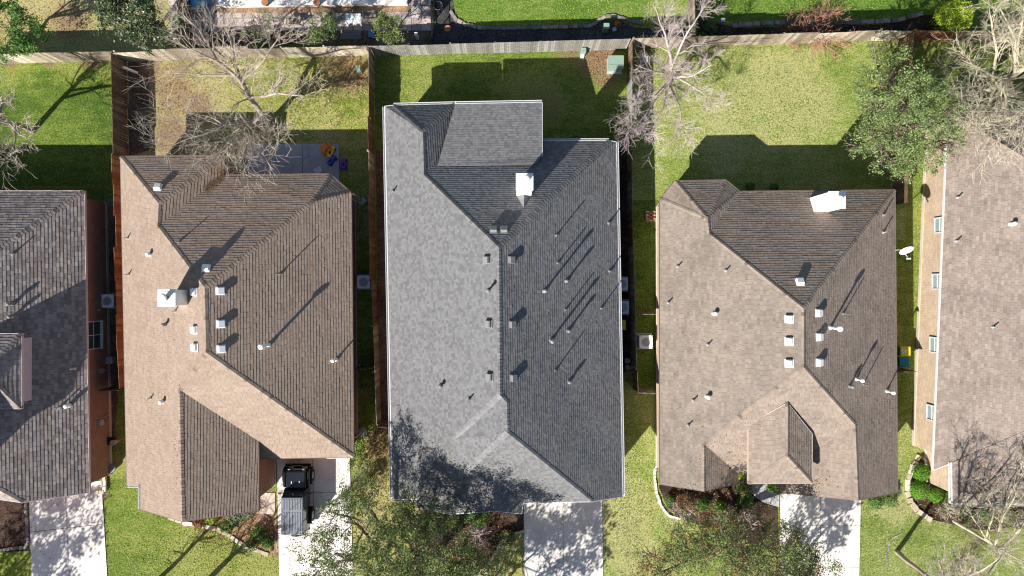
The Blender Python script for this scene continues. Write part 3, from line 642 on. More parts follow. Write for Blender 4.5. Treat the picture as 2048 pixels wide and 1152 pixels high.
def window(parent, c, wdt, hgt, face, mat=None, rows=2, cols=1, sill=True):
    """window in a wall: c centre on the wall face, face = outward unit vector"""
    n = Vector(face); t = Vector((-n.y, n.x, 0)); c = Vector(c); up = Vector((0, 0, 1)); b = MB()
    def bar(a, e, th, dp, off=0.0):
        m = (a + e) / 2; L = (e - a); dirv = L.normalized(); oth = n.cross(dirv)
        Mx = Matrix((dirv, oth, n)).transposed(); b.box(m + n * (dp / 2 + off), (L.length, th, dp), M=Mx)
    hw, hh = wdt / 2, hgt / 2; th = 0.055
    for sg in (-1, 1):
        bar(c + t * sg * hw - up * (hh + th / 2), c + t * sg * hw + up * (hh + th / 2), th, 0.06)
        bar(c - t * (hw - th / 2) + up * sg * hh, c + t * (hw - th / 2) + up * sg * hh, th, 0.06)
    for i in range(1, rows): bar(c - t * (hw - th / 2) + up * (hgt * (i / rows - .5)), c + t * (hw - th / 2) + up * (hgt * (i / rows - .5)), 0.04, 0.045)
    for i in range(1, cols): bar(c + t * (wdt * (i / cols - .5)) - up * (hh - th / 2), c + t * (wdt * (i / cols - .5)) + up * (hh - th / 2), 0.04, 0.05)
    wd = b.build('window', M['trim_white'], parent)
    b = MB(); Mx = Matrix((t, up, n)).transposed(); b.box(c + n * 0.012, (wdt - th, hgt - th, 0.012), M=Mx); b.build('pane', mat or M['glass'], wd)
    if sill:
        b = MB(); b.box(c - up * (hh + 0.06) + n * 0.06, (wdt + 0.16, 0.16, 0.05), M=Matrix((t, -n, up)).transposed()); b.build('sill', M['trim_white'], wd)
    return wd
xw = W(168, 600, 3).x
# east wall plane of house A sits 0.35 m in from the eave
def wall_x(roof, y):
    I = roof.inset_pts; best = None
    for i in range(len(I)):
        a, b2 = I[i], I[(i + 1) % len(I)]
        if (a.y - y) * (b2.y - y) <= 0 and abs(a.y - b2.y) > 1e-6:
            x = a.x + (b2.x - a.x) * (y - a.y) / (b2.y - a.y)
            if best is None: best = [x, x]
            best[0] = min(best[0], x); best[1] = max(best[1], x)
    return best
y_ = -2.95; RA.walls  # window beside the condenser
xe = wall_x(RA, y_)[1]
window(hA, (xe, y_, 1.75), 1.7, 1.5, (1, 0, 0), rows=2, cols=2)
b = MB(); xe = wall_x(RA, -1.4)[1]; b.box((xe + .07, -1.4, 1.2), (.14, .12, .16)); b.build('wall_lamp', M['galv'], hA)
b = MB(); xe = wall_x(RA, -8.4)[1]; b.tube([(xe + .08, -8.2, .3), (xe + .08, -8.2, 1.9), (xe + .3, -8.1, 2.0)], .025); b.tube([(xe + .08, -8.6, .3), (xe + .08, -8.6, 1.5), (xe + .5, -8.45, 1.55)], .025); b.box((xe + .1, -8.5, 1.3), (.2, .35, .45)); b.build('meter_box', M['galv'], hA)

# ---- HOUSE B: tan and brown roof, play patio behind
r = dict(W=lineplane((241, 315), (254, 960), 3, 'W', .62), E=lineplane((702, 385), (707, 912), 3, 'E', .62), N=lineplane((447, 350), (660, 348), 3, 'N', .62),
         N2=lineplane((241, 313), (450, 311), 3, 'N', .62), S=lineplane((519, 917), (707, 914), 3, 'S', .62), NE=lineplane((660, 348), (702, 385), 3, Vector((-1, -1, 0)), .62),
         E2=lineplane((450, 311), (447, 350), 3, 'E', .62), GE=lineplane((517, 882), (517, 1022), 4.2, 'E', None))
RB = Roof(dict(A=(241, 313, 3), B=(450, 311, 3), C=(318, 407), D=(316, 452), E=(447, 350, 3), F=(660, 348, 3), G=(702, 385, 3), H=(622, 405), I=(410, 575), J=(413, 705),
               K=(707, 914, 3), L=(519, 917, 3), M=(517, 882, 3.8), N=(360, 780), O=(365, 1043), P=(517, 1022, 4.2), Q=(282, 1019), T=(281, 970), S=(254, 970, 3)), r,
          [('W', ('A', 'C', 'D', 'I', 'J', 'N', 'O', 'Q', 'T', 'S')), ('N2', ('A', 'B', 'C')), ('E2', ('C', 'B', 'E', 'D')), ('N', ('D', 'E', 'F', 'H', 'I')), ('NE', ('F', 'G', 'H')),
           ('E', ('G', 'K', 'J', 'I', 'H')), ('S', ('J', 'K', 'L', 'M', 'N')), ('GE', ('N', 'M', 'P', 'O'))])
hB = empty('house', W(480, 680, 0), 'house with tan and brown shingles behind the parked black four by four', 'house')
RB.shingles('roof', M['roof_b'], hB, 0.17, 0.018, tab=0.3); RB.caps(M['roof_b'], hB, 0.15, 0.19)
RB.trim(M['trim_brown'], hB, gutter=[('T', 'Q'), ('S', 'T')]); RB.walls(M['brick_orange'], hB, 0.4)
for k, x, y in (('box_white', 391, 584), ('box_white', 391, 660), ('box_white', 392, 695), ('box_white', 440, 582), ('box_white', 441, 648), ('box_white', 442, 698), ('box_white', 413, 538),
                ('box_white', 317, 376), ('pipe', 256, 476), ('pipe', 258, 549), ('pipe', 351, 622), ('pipe', 358, 484), ('pipe_tall', 561, 547), ('flue', 537, 690), ('flue_s', 672, 719), ('pipe', 302, 796), ('cap', 326, 803), ('cap', 300, 509), ('cap_g', 332, 649)): fit(RB, hB, k, x, y)
c = W(334, 595.5, 7.9); chB = chimney(hB, RB, (c.x, c.y), (0.86, 0.84), 7.9, 0.17, 0.42)
# ---- HOUSE C: centre, slate grey
r = dict(W=lineplane((769, 215), (785, 998), 3, 'W', .62), E=lineplane((1232, 283), (1245, 993), 3, 'E', .62), N=lineplane((915, 282), (1218, 282), 3, 'N', .62),
         N2=lineplane((787, 211), (910, 208), 3, 'N', .75), E2=lineplane((910, 208), (915, 282), 3, 'E', None), MM=lineplane((835, 1015), (785, 700), 3, 'W', None),
         S=lineplane((1046, 1005), (1185, 1003), 4, 'S', .62), GW=lineplane((900, 1028), (902, 975), 3.8, 'W', None), GE=lineplane((1043, 1027), (1046, 1005), 4.0, 'E', None))
RC = Roof(dict(a=(770, 213, 3), b=(787, 211, 3.05), c=(910, 208, 3), h=(846, 262), i=(848, 350), B2=(915, 282, 3), p=(1218, 282, 3), p2=(1232, 284, 3), j=(998, 495), k=(1000, 790, 'E'),
               l=(1014, 805), m=(1015, 865, 'E'), n=(1185, 1003, 'E'), o=(1245, 993, 3), s=(905, 880), t=(850, 940), u=(833, 998), v=(785, 998, 3), x=(930, 945), y=(902, 975, 4.4), z1=(900, 1028, 3.9), w=(835, 1016, 3.5),
               r=(990, 955), r2=(990, 1022, 5.0), o2=(1046, 1005, 4), o3=(1043, 1027, 3.95)), r,
          [('W', ('a', 'b', 'h', 'i', 'j', 'k', 's', 't', 'u', 'v')), ('N2', ('b', 'c', 'h')), ('E2', ('h', 'c', 'B2', 'i')), ('N', ('i', 'B2', 'p', 'j')), ('E', ('p', 'p2', 'o', 'n', 'm', 'l', 'k', 'j')),
           ('MM', ('k', 'l', 'm', 'x', 'y', 'z1', 'w', 'u', 't', 's')), ('S', ('m', 'n', 'o2', 'r', 'x')), ('GW', ('x', 'r', 'r2', 'z1', 'y')), ('GE', ('r', 'o2', 'o3', 'r2'))])
hC = empty('house', W(1010, 640, 0), 'house in the middle with slate grey shingles and white gutters along its eaves', 'house')
RC.shingles('roof', M['roof_c'], hC, 0.15, 0.017, tab=0.17)
RC.caps(M['roof_c'], hC, 0.15, 0.19, valley={('k', 's'), ('m', 'x')})
RC.trim(M['trim_white'], hC, gutter=[('a', 'v'), ('p2', 'o'), ('b', 'c'), ('B2', 'p'), ('u', 'v')]); RC.walls(M['brick_brown'], hC, 0.4)
for k, x, y in (('box_grey', 975, 520), ('box_grey', 979, 648), ('box_grey', 981, 754), ('box_grey', 1021, 520), ('box_grey', 1023, 649), ('box_grey', 1025, 756), ('box_grey', 987, 461), ('box_grey', 1008, 461),
                ('pipe_g', 787, 382), ('cap_tall', 977, 581), ('cap_g', 882, 771), ('pipe_g', 939, 797), ('pipe_tall', 1112, 471), ('pipe_tall', 1115, 526), ('flue_g', 1088, 582), ('pipe_tall', 1131, 619),
                ('flue_g', 1102, 680), ('cap_tall', 1132, 562), ('cap_tall', 1136, 661), ('pipe_tall', 1111, 740), ('cap_g', 1138, 763), ('pipe_g', 1219, 542), ('pipe_tall', 1202, 616), ('pipe_g', 1217, 446)): fit(RC, hC, k, x, y)
c0 = W(1033.5, 348, 7.9); c1 = W(1065, 379, 7.9)
chC = chimney(hC, RC, ((c0.x + c1.x) / 2, (c0.y + c1.y) / 2), (abs(c1.x - c0.x), abs(c1.y - c0.y)), 7.9, 0.2, 0.5)
def cricket(house, roof, apex, l, rr, bottom, mat):
    """little saddle roof behind a chimney: apex on the roof uphill, two sides falling away"""
    b = MB(); uv = []
    b.add([apex, l, bottom], [(0, 1, 2)]); b.add([apex, bottom, rr], [(0, 1, 2)])
    b.build('chimney_saddle', mat, house, uv=[(0, 0), (.3, 0), (.3, .1), (0, 0), (.3, .1), (.5, 0)])
ym = c1.y; xm = (c0.x + c1.x) / 2; wdt = abs(c1.x - c0.x)
zz = roof_z = RC.z(xm, ym); apy = ym - 0.75
cricket(hC, RC, Vector((xm, apy, RC.z(xm, apy) + .03)), Vector((xm - wdt / 2, ym, RC.z(xm - wdt / 2, ym) + .03)), Vector((xm + wdt / 2, ym, RC.z(xm + wdt / 2, ym) + .03)), Vector((xm, ym, RC.z(xm, apy) + .03)), M['roof_c'])
# patio cover laid over the back slope
zf = [W(875, 332, 4.35), W(1070, 328, 4.35), W(1084, 312, 4.1), W(1084, 205, 3.25), W(910, 208, 3.25)]
r = dict(flat=lineplane((910, 208), (1084, 205), 3.25, 'N', None))
RCp = Roof(dict(g=(875, 332, 4.25), f=(1071, 328, 4.25), e=(1084, 312, 4.05), d=(1084, 205, 3.25), c=(910, 208, 3.25)), r, [('flat', ('g', 'f', 'e', 'd', 'c'))])
RCp.shingles('patio_roof', M['roof_c'], hC, 0.15, 0.010, tab=0.17); RCp.trim(M['trim_white'], hC, 0.12, gutter=[('c', 'd')], skip=('gf', 'fe', 'cg'))
for px, py in ((920, 214), (1000, 212), (1078, 211)):
    p = W(px, py, 3.2); b = MB(); b.box((p.x, p.y, 1.5), (0.14, 0.14, 3.0)); b.build('patio_post', M['trim_white'], hC)
# ---- HOUSE D: right of the centre, weathered tan
r = dict(W=lineplane((1320, 398), (1320, 968), 3, 'W', .6), E=lineplane((1791, 381), (1795, 985), 3, 'E', .6), N=lineplane((1480, 383), (1790, 380), 3, 'N', .62), S=lineplane((1473, 945), (1560, 945), 3, 'S', .62),
         NW=lineplane((1320, 398), (1350, 362), 3, Vector((1, -1, 0)), None), NT=lineplane((1350, 362), (1452, 360), 3, 'N', None), NEE=lineplane((1452, 360), (1480, 383), 3, Vector((-1, -1, 0)), None),
         ES=lineplane((1480, 383), (1480, 500), 3, 'E', None), GE=lineplane((1473, 945), (1473, 968), 3, 'E', None), GW=lineplane((1560, 945), (1560, 985), 3, 'W', None))
RD = Roof(dict(A=(1320, 398, 3), B=(1350, 362, 3), C=(1452, 360, 3), D=(1480, 383, 3), E=(1415, 438, 4.55), F=(1418, 467), G=(1607, 617), H=(1790, 380, 3), I=(1607, 735), J=(1710, 850), K=(1716, 1000), L=(1795, 985, 3),
               M=(1408, 888), N=(1407, 982), O=(1320, 968, 3), P0=(1473, 945, 3), P=(1473, 968, 3), V=(1560, 945, 3), T=(1560, 985, 3)), r,
          [('W', ('A', 'E', 'F', 'G', 'I', 'M', 'N', 'O')), ('NW', ('A', 'B', 'E')), ('NT', ('B', 'C', 'E')), ('NEE', ('C', 'D', 'E')), ('ES', ('E', 'D', 'F')), ('N', ('F', 'D', 'H', 'G')),
           ('E', ('G', 'H', 'L', 'K', 'J', 'I')), ('S', ('I', 'J', 'V', 'P0', 'M')), ('GE', ('M', 'P0', 'P', 'N')), ('GW', ('J', 'K', 'T', 'V'))])
hD = empty('house', W(1560, 680, 0), 'house with weathered tan shingles, tall white back chimney and raised porch roof', 'house')
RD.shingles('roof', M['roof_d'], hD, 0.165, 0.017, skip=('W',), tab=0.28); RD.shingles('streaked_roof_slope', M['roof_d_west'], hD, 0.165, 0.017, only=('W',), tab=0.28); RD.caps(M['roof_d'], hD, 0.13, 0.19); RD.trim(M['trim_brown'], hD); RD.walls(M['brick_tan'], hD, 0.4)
r = dict(W=lineplane((1497, 967), (1497, 850), 5, 'W', .62), E=lineplane((1624, 966), (1623, 870), 5, 'E', .62), S=lineplane((1497, 967), (1624, 966), 5, 'S', .62))
RD2 = Roof(dict(A=(1575, 806, 6.12), B=(1575, 913, 6.12), C=(1497, 967, 5), D=(1624, 966, 5), E=(1624, 868, 5), F=(1497, 850, 5)), r, [('W', ('A', 'B', 'C', 'F')), ('S', ('B', 'D', 'C')), ('E', ('A', 'E', 'D', 'B'))])
RD2.shingles('porch_roof', M['roof_d'], hD, 0.165, 0.022, tab=0.28); RD2.caps(M['roof_d'], hD, 0.13, 0.19, 'porch_ridge_cap'); RD2.trim(M['trim_tan'], hD); RD2.walls(M['trim_tan'], hD, 0.45)
for k, x, y in (('box_white', 1579, 638), ('box_white', 1579, 683), ('box_white', 1579, 727), ('box_white', 1635, 626), ('box_white', 1636, 674), ('box_white', 1636, 725), ('box_white', 1599, 565),
                ('cap', 1428, 627), ('cap', 1414, 793), ('pipe', 1355, 533), ('pipe', 1451, 541), ('pipe', 1336, 605), ('pipe', 1415, 689), ('pipe', 1386, 800), ('pipe', 1376, 850), ('flue', 1660, 655), ('flue_s', 1712, 758),
                ('pipe_tall', 1686, 627), ('flue_s', 1773, 782), ('pipe_tall', 1726, 768), ('pipe_g', 1766, 430), ('cap_g', 1699, 772), ('pipe', 1766, 465)): fit(RD, hD, k, x, y)
t0 = W(1658, 384, 5.85); t1 = W(1689, 416, 5.85)
base = W(1625, 410, 3.4)
chD = chimney(hD, RD, ((t0.x + t1.x) / 2, (t0.y + t1.y) / 2), (t1.x - t0.x, t0.y - t1.y), 5.85, 0.15, 0.3)
# ---- HOUSE E: right edge, tan brick side with white windows
r = dict(W=lineplane((1897, 224), (1867, 940), 3, 'W', .62), N=lineplane((1897, 224), (2500, 215), 3, 'N', .62), S=lineplane((1905, 1007), (2500, 1010), 3, 'S', None), X=lineplane((2800, 215), (2800, 1010), 3, 'E', None))
RE = Roof(dict(A=(1897, 224, 3), P=(2285, 457), Q=(2285, 760, 7.6), D=(1905, 1007, 3.4), C=(1904, 925), B=(1867, 940, 3), N=(2900, 215, 3), Z=(2900, 1010, 3)), r,
          [('W', ('A', 'B', 'C', 'D', 'Q', 'P')), ('N', ('A', 'P', 'N')), ('S', ('Q', 'D', 'Z')), ('X', ('P', 'Q', 'Z', 'N'))])
hE = empty('house', W(1960, 640, 0), 'house with blotched tan shingles and sunlit tan brick wall, farthest right', 'house')
RE.shingles('roof', M['roof_e'], hE, 0.165, 0.018, tab=0.33); RE.caps(M['roof_e'], hE, 0.13, 0.19); RE.trim(M['trim_white'], hE, gutter=[('C', 'D'), ('D', 'Z')]); RE.walls(M['brick_tan'], hE, 0.42)
for k, x, y in (('pipe', 1914, 395), ('pipe', 1912, 482), ('cap', 2022, 448), ('pipe', 1985, 654)): fit(RE, hE, k, x, y)
for py in (450, 563, 690, 826):
    z = 1.95; y = (576 - py) * (CH - z) / FP; x = wall_x(RE, y)[0]; window(hE, (x, y, z), 0.92, 1.0, (-1, 0, 0), M['glass_pale'], rows=2, sill=False)

# satellite dish and flood light on the eaves
p = W(1796, 500, 3.2)
ds = empty('satellite_dish', p, 'white oval satellite dish on the right eave of the weathered tan house', 'satellite dish')
b = MB(); c = p + Vector((0.1, 0.0, 0.65)); b_ = []
ax = Vector((0.15, -0.78, 0.60)).normalized(); u = ax.cross(Vector((0, 0, 1))).normalized(); v = ax.cross(u)
rings = 6; N_ = 24
vs = []
for i in range(rings + 1):
    rr = 0.42 * i / rings
    for k in range(N_): a = 2 * math.pi * k / N_; vs.append(c + u * rr * math.cos(a) + v * rr * 0.85 * math.sin(a) + ax * (0.09 * (i / rings) ** 2))
fs = [(i * N_ + k, i * N_ + (k + 1) % N_, (i + 1) * N_ + (k + 1) % N_, (i + 1) * N_ + k) for i in range(rings) for k in range(N_)]
b.add(vs, fs); o = b.build('reflector', M['white_metal'], ds, smooth=True); sm = o.modifiers.new('thick', 'SOLIDIFY'); sm.thickness = 0.012
b = MB(); b.tube([p + Vector((-0.1, 0, -0.1)), p + Vector((0.05, 0, 0.3)), c], 0.03); b.build('mast', M['galv'], ds)
b = MB(); b.tube([c - v * -0.3, c + ax * 0.5 + v * 0.25], 0.018); b.box(c + ax * 0.52 + v * 0.25, (0.22, 0.08, 0.08)); b.build('receiver_arm', M['white_metal'], ds)
#==PART2==
# ------------------------------------------------------------------ fences
def fence(label, tops, mats, h=1.85, board=0.14, group=None, post_every=2.4, wob=0.03, rail_side=1, name='wooden_fence'):
    """board fence; tops = photo pixels of its upper edge"""
    P = [W(x, y, h) for x, y in tops]; P = [Vector((p.x, p.y, 0)) for p in P]
    root = empty(name, P[0], label, 'fence', group)
    for i in range(len(P) - 1):
        a, b2 = P[i], P[i + 1]; L = (b2 - a).length; t = (b2 - a).normalized(); n = Vector((-t.y, t.x, 0)) * rail_side
        k = max(1, round(L / post_every))
        for j in range(k):
            q0, q1 = a + t * (L * j / k), a + t * (L * (j + 1) / k); pl = (q1 - q0).length
            lean = random.uniform(-wob, wob) * 1.6; dz = random.uniform(-wob, wob) * 1.3; off = random.uniform(-wob, wob) * 0.5
            mm = random.choice(mats) if isinstance(mats, (list, tuple)) else mats
            bd = MB(); nb = max(1, int(pl / board)); wdt = pl / nb
            for s_ in range(nb):
                c = q0 + t * (wdt * (s_ + .5)) + n * (off + random.uniform(-.004, .004)); hh = h + dz + random.uniform(-.018, .012)
                u = t * (wdt * random.uniform(.44, .485)); th = n * 0.011; ln = n * lean
                z0 = Vector((0, 0, .03)); z1 = Vector((0, 0, hh))
                bd.hexa([c - u - th + z0, c + u - th + z0, c + u + th + z0, c - u + th + z0], [c - u - th + z1 + ln, c + u - th + z1 + ln, c + u + th + z1 + ln, c - u + th + z1 + ln])
            bd.build('board_panel', mm, root)
            for zr in (0.35, h - 0.3):
                rb = MB(); m_ = (q0 + q1) / 2 + n * (0.035 + off + lean * zr / h) + Vector((0, 0, zr + dz)); rb.box(m_, (pl - .02, 0.04, 0.09), math.atan2(t.y, t.x)); rb.build('rail', mm, root)
            pb = MB(); m_ = q0 + n * 0.085; pb.box((m_.x, m_.y, h / 2 - .04), (.09, .09, h - .08), math.atan2(t.y, t.x)); pb.build('post', mm, root)
    return root
WG, WP, WR, WB, WS = (M[k] for k in ('wood_grey', 'wood_pale', 'wood_red', 'wood_brown', 'wood_silver'))
fence('weathered back fence of uneven leaning panels behind the top left lawn', [(-60, 110), (60, 106), (222, 104)], [WG, WP, WG], wob=.07)
fence('weathered back fence behind the yellow green lawn with the big bare tree', [(226, 104), (360, 98), (560, 95), (732, 92)], [WG, WG, WP], wob=.06)
fence('silver grey back fence behind the middle slate roofed house', [(734, 93), (900, 88), (1080, 84), (1262, 79)], [WS], wob=.025, rail_side=1)
fence('golden brown back fence along the wide pale lawn right of the middle', [(1268, 77), (1400, 73), (1500, 70), (1640, 66), (1765, 60), (1826, 61)], [WG, WP, WG, WG], wob=.05)
fence('orange brown back fence below the round lime bush at top right', [(1834, 61), (1930, 63), (2120, 66)], [WR, WG], wob=.03)
fence('weathered side fence casting a dark strip beside the top left lawn', [(221, 106), (223, 200), (225, 306)], [WG, WB], wob=.05, rail_side=-1)
fence('reddish cedar side fence between the taupe house and the tan brown house', [(225, 308), (228, 430), (231, 560), (236, 700), (240, 778)], [WR], wob=.05, rail_side=-1)
fence('short dark gate fence closing the gap beside the red brick wall', [(197, 784), (238, 782)], [WB])
fence('long brown side fence left of the slate roofed middle house', [(735, 96), (737, 300), (741, 560), (748, 745), (752, 850)], [WB, WG], wob=.03, rail_side=-1)
fence('short brown gate fence behind the tan brown house corner', [(712, 740), (747, 735)], [WB])
fence('short dark fence joining the long brown fence to the middle house', [(754, 853), (782, 855)], [WB])
fence('long silver side fence right of the slate roofed middle house', [(1265, 82), (1264, 300), (1265, 420), (1268, 560), (1272, 740)], [WS, WB, WS], wob=.025)
fence('short dark gate fence beside the middle house near the grey round bin lids', [(1246, 748), (1270, 745)], [WB])
fence('low brown L shaped fence beside the condenser of the weathered tan house', [(1274, 745), (1276, 786), (1314, 787)], [WB, WG])
fence('small brown cross fence just above the condenser of the weathered tan house', [(1276, 627), (1312, 627)], [WG], h=1.2)
fence('brown side fence running down under the spreading live oak', [(1829, 64), (1824, 200), (1818, 330), (1815, 405)], [WG, WB], wob=.04)
fence('dark gate fence in the gap between the yellow lid and tan brick wall', [(1799, 742), (1834, 742)], [WB])
fence('sunlit pale yellow fence between the two lawns at the top', [(1389, -60), (1390, 0), (1392, 70)], [WP, WG], wob=.02)
fence('brown fence at the top edge right of the round lime bush', [(1938, -60), (1934, 58)], [WB])
fence('dark fence left of the paved terrace at the top', [(350, -60), (356, 60), (357, 92)], [WB])
# black metal rail fence beside the terrace
a, b2 = W(862, -60, 1.2), W(864, 86, 1.2); rt = empty('metal_fence', (a.x, a.y, 0), 'thin black metal rail fence on the right edge of the paved terrace', 'fence')
mb = MB(); Lf = (a - b2).length; nb = int(Lf / .11)
for i in range(nb):
    p = a.lerp(b2, i / nb); mb.box((p.x, p.y, .6), (.016, .016, 1.15))
mb.build('pickets', M['black'], rt)
for z in (0.2, 1.12):
    mb = MB(); mb.box(((a.x + b2.x) / 2, (a.y + b2.y) / 2, z), (.035, Lf, .035), math.atan2(b2.x - a.x, a.y - b2.y)); mb.build('rail', M['black'], rt)
for i in range(6):
    p = a.lerp(b2, i / 5); mb = MB(); mb.box((p.x, p.y, .64), (.06, .06, 1.28)); mb.build('post', M['black'], rt)

# ------------------------------------------------------------------ foliage
def leaf_cloud(blobs, n, size, clump=0.55, thr=0.45, seed=1, flat_=0.75, shell=0.55, droop=0.0, asp=0.55):
    """many small leaf faces spread through the crown's volume, gathered in clumps with gaps between"""
    g = np.random.default_rng(seed); wts = np.array([bl[3] ** 2.2 for bl in blobs]); wts /= wts.sum(); pts = []
    nc = max(6, int(n / 42)); bi = g.choice(len(blobs), nc, p=wts)
    for k in bi:
        c, r = W(blobs[k][0], blobs[k][1], blobs[k][2]), blobs[k][3]
        d = g.normal(size=3); d /= np.linalg.norm(d); d[2] = abs(d[2]) * (1 if g.random() < .82 else -1)
        rad = r * (shell + (1 - shell) * g.random()) * (1 + 0.12 * g.normal())
        q = np.array(c) + d * rad * np.array([1, 1, flat_])
        if noise.noise(Vector(q) * 0.9 + Vector((seed, 0, 0))) < (thr - 0.5) * 0.9: continue
        m = int(g.integers(24, 62)); cr = clump * (0.55 + 0.7 * g.random())
        # twigs point outwards from the crown: the clump is stretched that way
        e = g.normal(size=(m, 3)) * cr * 0.42; al = (g.random((m, 1)) - .3) * cr * 0.9
        pts.append(q + e * np.array([1, 1, .7]) + d * al - np.array([0, 0, droop]) * np.abs(al))
    P = np.concatenate(pts); m = len(P)
    P = P[P[:, 2] > 0.12]; m = len(P)
    nrm = g.normal(size=(m, 3)); nrm[:, 2] = np.abs(nrm[:, 2]) + 0.5; nrm /= np.linalg.norm(nrm, axis=1)[:, None]
    a = g.normal(size=(m, 3)); u = np.cross(nrm, a); u /= np.linalg.norm(u, axis=1)[:, None]; v = np.cross(nrm, u)
    s = size * (0.6 + 0.8 * g.random((m, 1))); V = np.empty((m, 4, 3))
    V[:, 0] = P - u * s; V[:, 1] = P - v * s * asp; V[:, 2] = P + u * s; V[:, 3] = P + v * s * asp
    return V.reshape(-1, 3)
def cloud_obj(name, V, mat, parent):
    o0 = ORG[parent.name]; me = bpy.data.meshes.new(name); m = len(V) // 4
    me.vertices.add(len(V)); me.vertices.foreach_set('co', (V - np.array(o0)).astype(np.float32).ravel())
    me.loops.add(4 * m); me.loops.foreach_set('vertex_index', np.arange(4 * m, dtype=np.int32))
    me.polygons.add(m); me.polygons.foreach_set('loop_start', np.arange(0, 4 * m, 4, dtype=np.int32)); me.update(calc_edges=True)
    me.materials.append(mat); o = bpy.data.objects.new(name, me); COL.objects.link(o); o.parent = parent; ORG[o.name] = o0
    return o
def wobble_path(a, b2, n, amp):
    L = (b2 - a).length; out = []
    off = Vector((0, 0, 0))
    for i in range(n + 1):
        t = i / n; off += Vector((random.gauss(0, 1), random.gauss(0, 1), random.gauss(0, .5))) * amp * L / n
        out.append(a.lerp(b2, t) + off * (1 if i < n else 1) * min(1, t * 3))
    return out
def grow(mb, p, d, L, r, lvl, kids=5, up=0.06, sides=4, rmin=0.007, spread=(0.45, 1.0), curl=0.22):
    n = 4 if lvl > 0 else 3; pts = [p.copy()]; q = p.copy(); dd = d.normalized(); ds = [dd]
    for i in range(n):
        dd = (dd + Vector((random.gauss(0, curl), random.gauss(0, curl), random.gauss(0, curl) + up))).normalized(); q = q + dd * (L / n); pts.append(q); ds.append(dd)
    r1 = max(rmin * .8, r * 0.45)
    mb.tube(pts, [r + (r1 - r) * i / n for i in range(n + 1)], sides if lvl > 0 else 3, cap=False)
    if lvl <= 0: return
    for k in range(kids):
        t = random.uniform(0.22, 1.0) * n; i = min(n - 1, int(t)); pp = pts[i].lerp(pts[i + 1], t - i); base = ds[i + 1]
        ax = base.cross(Vector((random.gauss(0, 1), random.gauss(0, 1), random.gauss(0, 1)))).normalized(); an = random.uniform(*spread)
        nd = Matrix.Rotation(an, 3, ax) @ base
        grow(mb, pp, nd, L * random.uniform(.45, .75), max(rmin, r * random.uniform(.4, .6)), lvl - 1, kids, up, sides, rmin, spread, curl)
def bare_tree(label, base, limbs, mat, r=0.17, lvl=3, kids=5, twig=1.5, group=None, rmin=0.011, name='bare_tree', crown_mat=None, up=.05, curl=.2):
    """limbs: list of polylines of (px, py, z); each starts at the trunk"""
    B = W(*base, 0); root = empty(name, B, label, 'tree', group); tr = MB(); cr = MB(); parts = []
    for li, (rad, poly) in enumerate(limbs):
        pts = [W(*q) for q in poly]; fine = []
        for i in range(len(pts) - 1):
            wp = wobble_path(pts[i], pts[i + 1], 4, 0.05); fine += wp[:-1]
            if i < len(pts) - 2: pts[i + 1] = wp[-1]
        fine.append(wp[-1]); n = len(fine); rr = [max(0.015, rad * (1 - 0.8 * i / (n - 1))) for i in range(n)]
        tgt = tr if li == 0 else cr
        tgt.tube(fine, rr, 8, cap=False)
        L = sum((fine[i + 1] - fine[i]).length for i in range(n - 1))
        cnt = max(3, int(L * 2.6))
        for k in range(cnt):
            t = random.uniform(0.35 if li == 0 else .12, 1) * (n - 1); i = min(n - 2, int(t)); pp = fine[i].lerp(fine[i + 1], t - i); bd = (fine[i + 1] - fine[i]).normalized()
            ax = bd.cross(Vector((random.gauss(0, 1), random.gauss(0, 1), random.gauss(0, 1)))).normalized()
            nd = Matrix.Rotation(random.uniform(.4, 1.0), 3, ax) @ bd; nd.z += .1
            grow(cr, pp, nd, twig * random.uniform(.6, 1.25), max(rmin, rr[i] * random.uniform(.25, .45)), lvl - 1, kids, up, 4, rmin, curl=curl)
    tr.build('trunk', mat, root, smooth=True)
    if cr.f: cr.build('crown', crown_mat or mat, root)
    return root
def leafy_tree(label, base, blobs, n, size, leaf, bark=None, r=0.2, top=None, name='leafy_tree', group=None, seed=1, clump=.55, thr=.45, limbs=True, cat='tree', twigs=0, asp=.55, shell=.55, extra=None):
    B = W(*base, 0); root = empty(name, B, label, cat, group); bark = bark or M['bark']; tr = MB()
    fork = B + Vector((0, 0, min(1.8, blobs[0][2] * .4))) if not top else W(*top)
    tr.tube(wobble_path(B, fork, 3, .05), [r, r * .9, r * .85, r * .8], 9)
    br = MB()
    for bl in blobs:
        c = W(bl[0], bl[1], bl[2]); pts = wobble_path(fork, c + Vector((0, 0, -bl[3] * .2)), 5, .09)
        (tr if bl is blobs[0] else br).tube(pts, [r * .6 * (1 - .14 * i) for i in range(6)], 6, cap=False)
        for k in range(7):
            q = pts[random.randint(2, 5)]; grow(br, q, Vector((random.gauss(0, 1), random.gauss(0, 1), random.uniform(0, .7))), bl[3] * .7, r * .22, 2 if twigs else 1, 4, .03, 4, .010)
    tr.build('trunk', bark, root, smooth=True); br.build('branches', bark, root)
    cloud_obj('crown', leaf_cloud(blobs, n, size, clump, thr, seed, asp=asp, shell=shell), leaf, root)
    if extra: cloud_obj('dry_leaves', leaf_cloud(blobs, extra[1], size, clump, .45, seed + 77, asp=asp, shell=shell), extra[0], root)
    return root
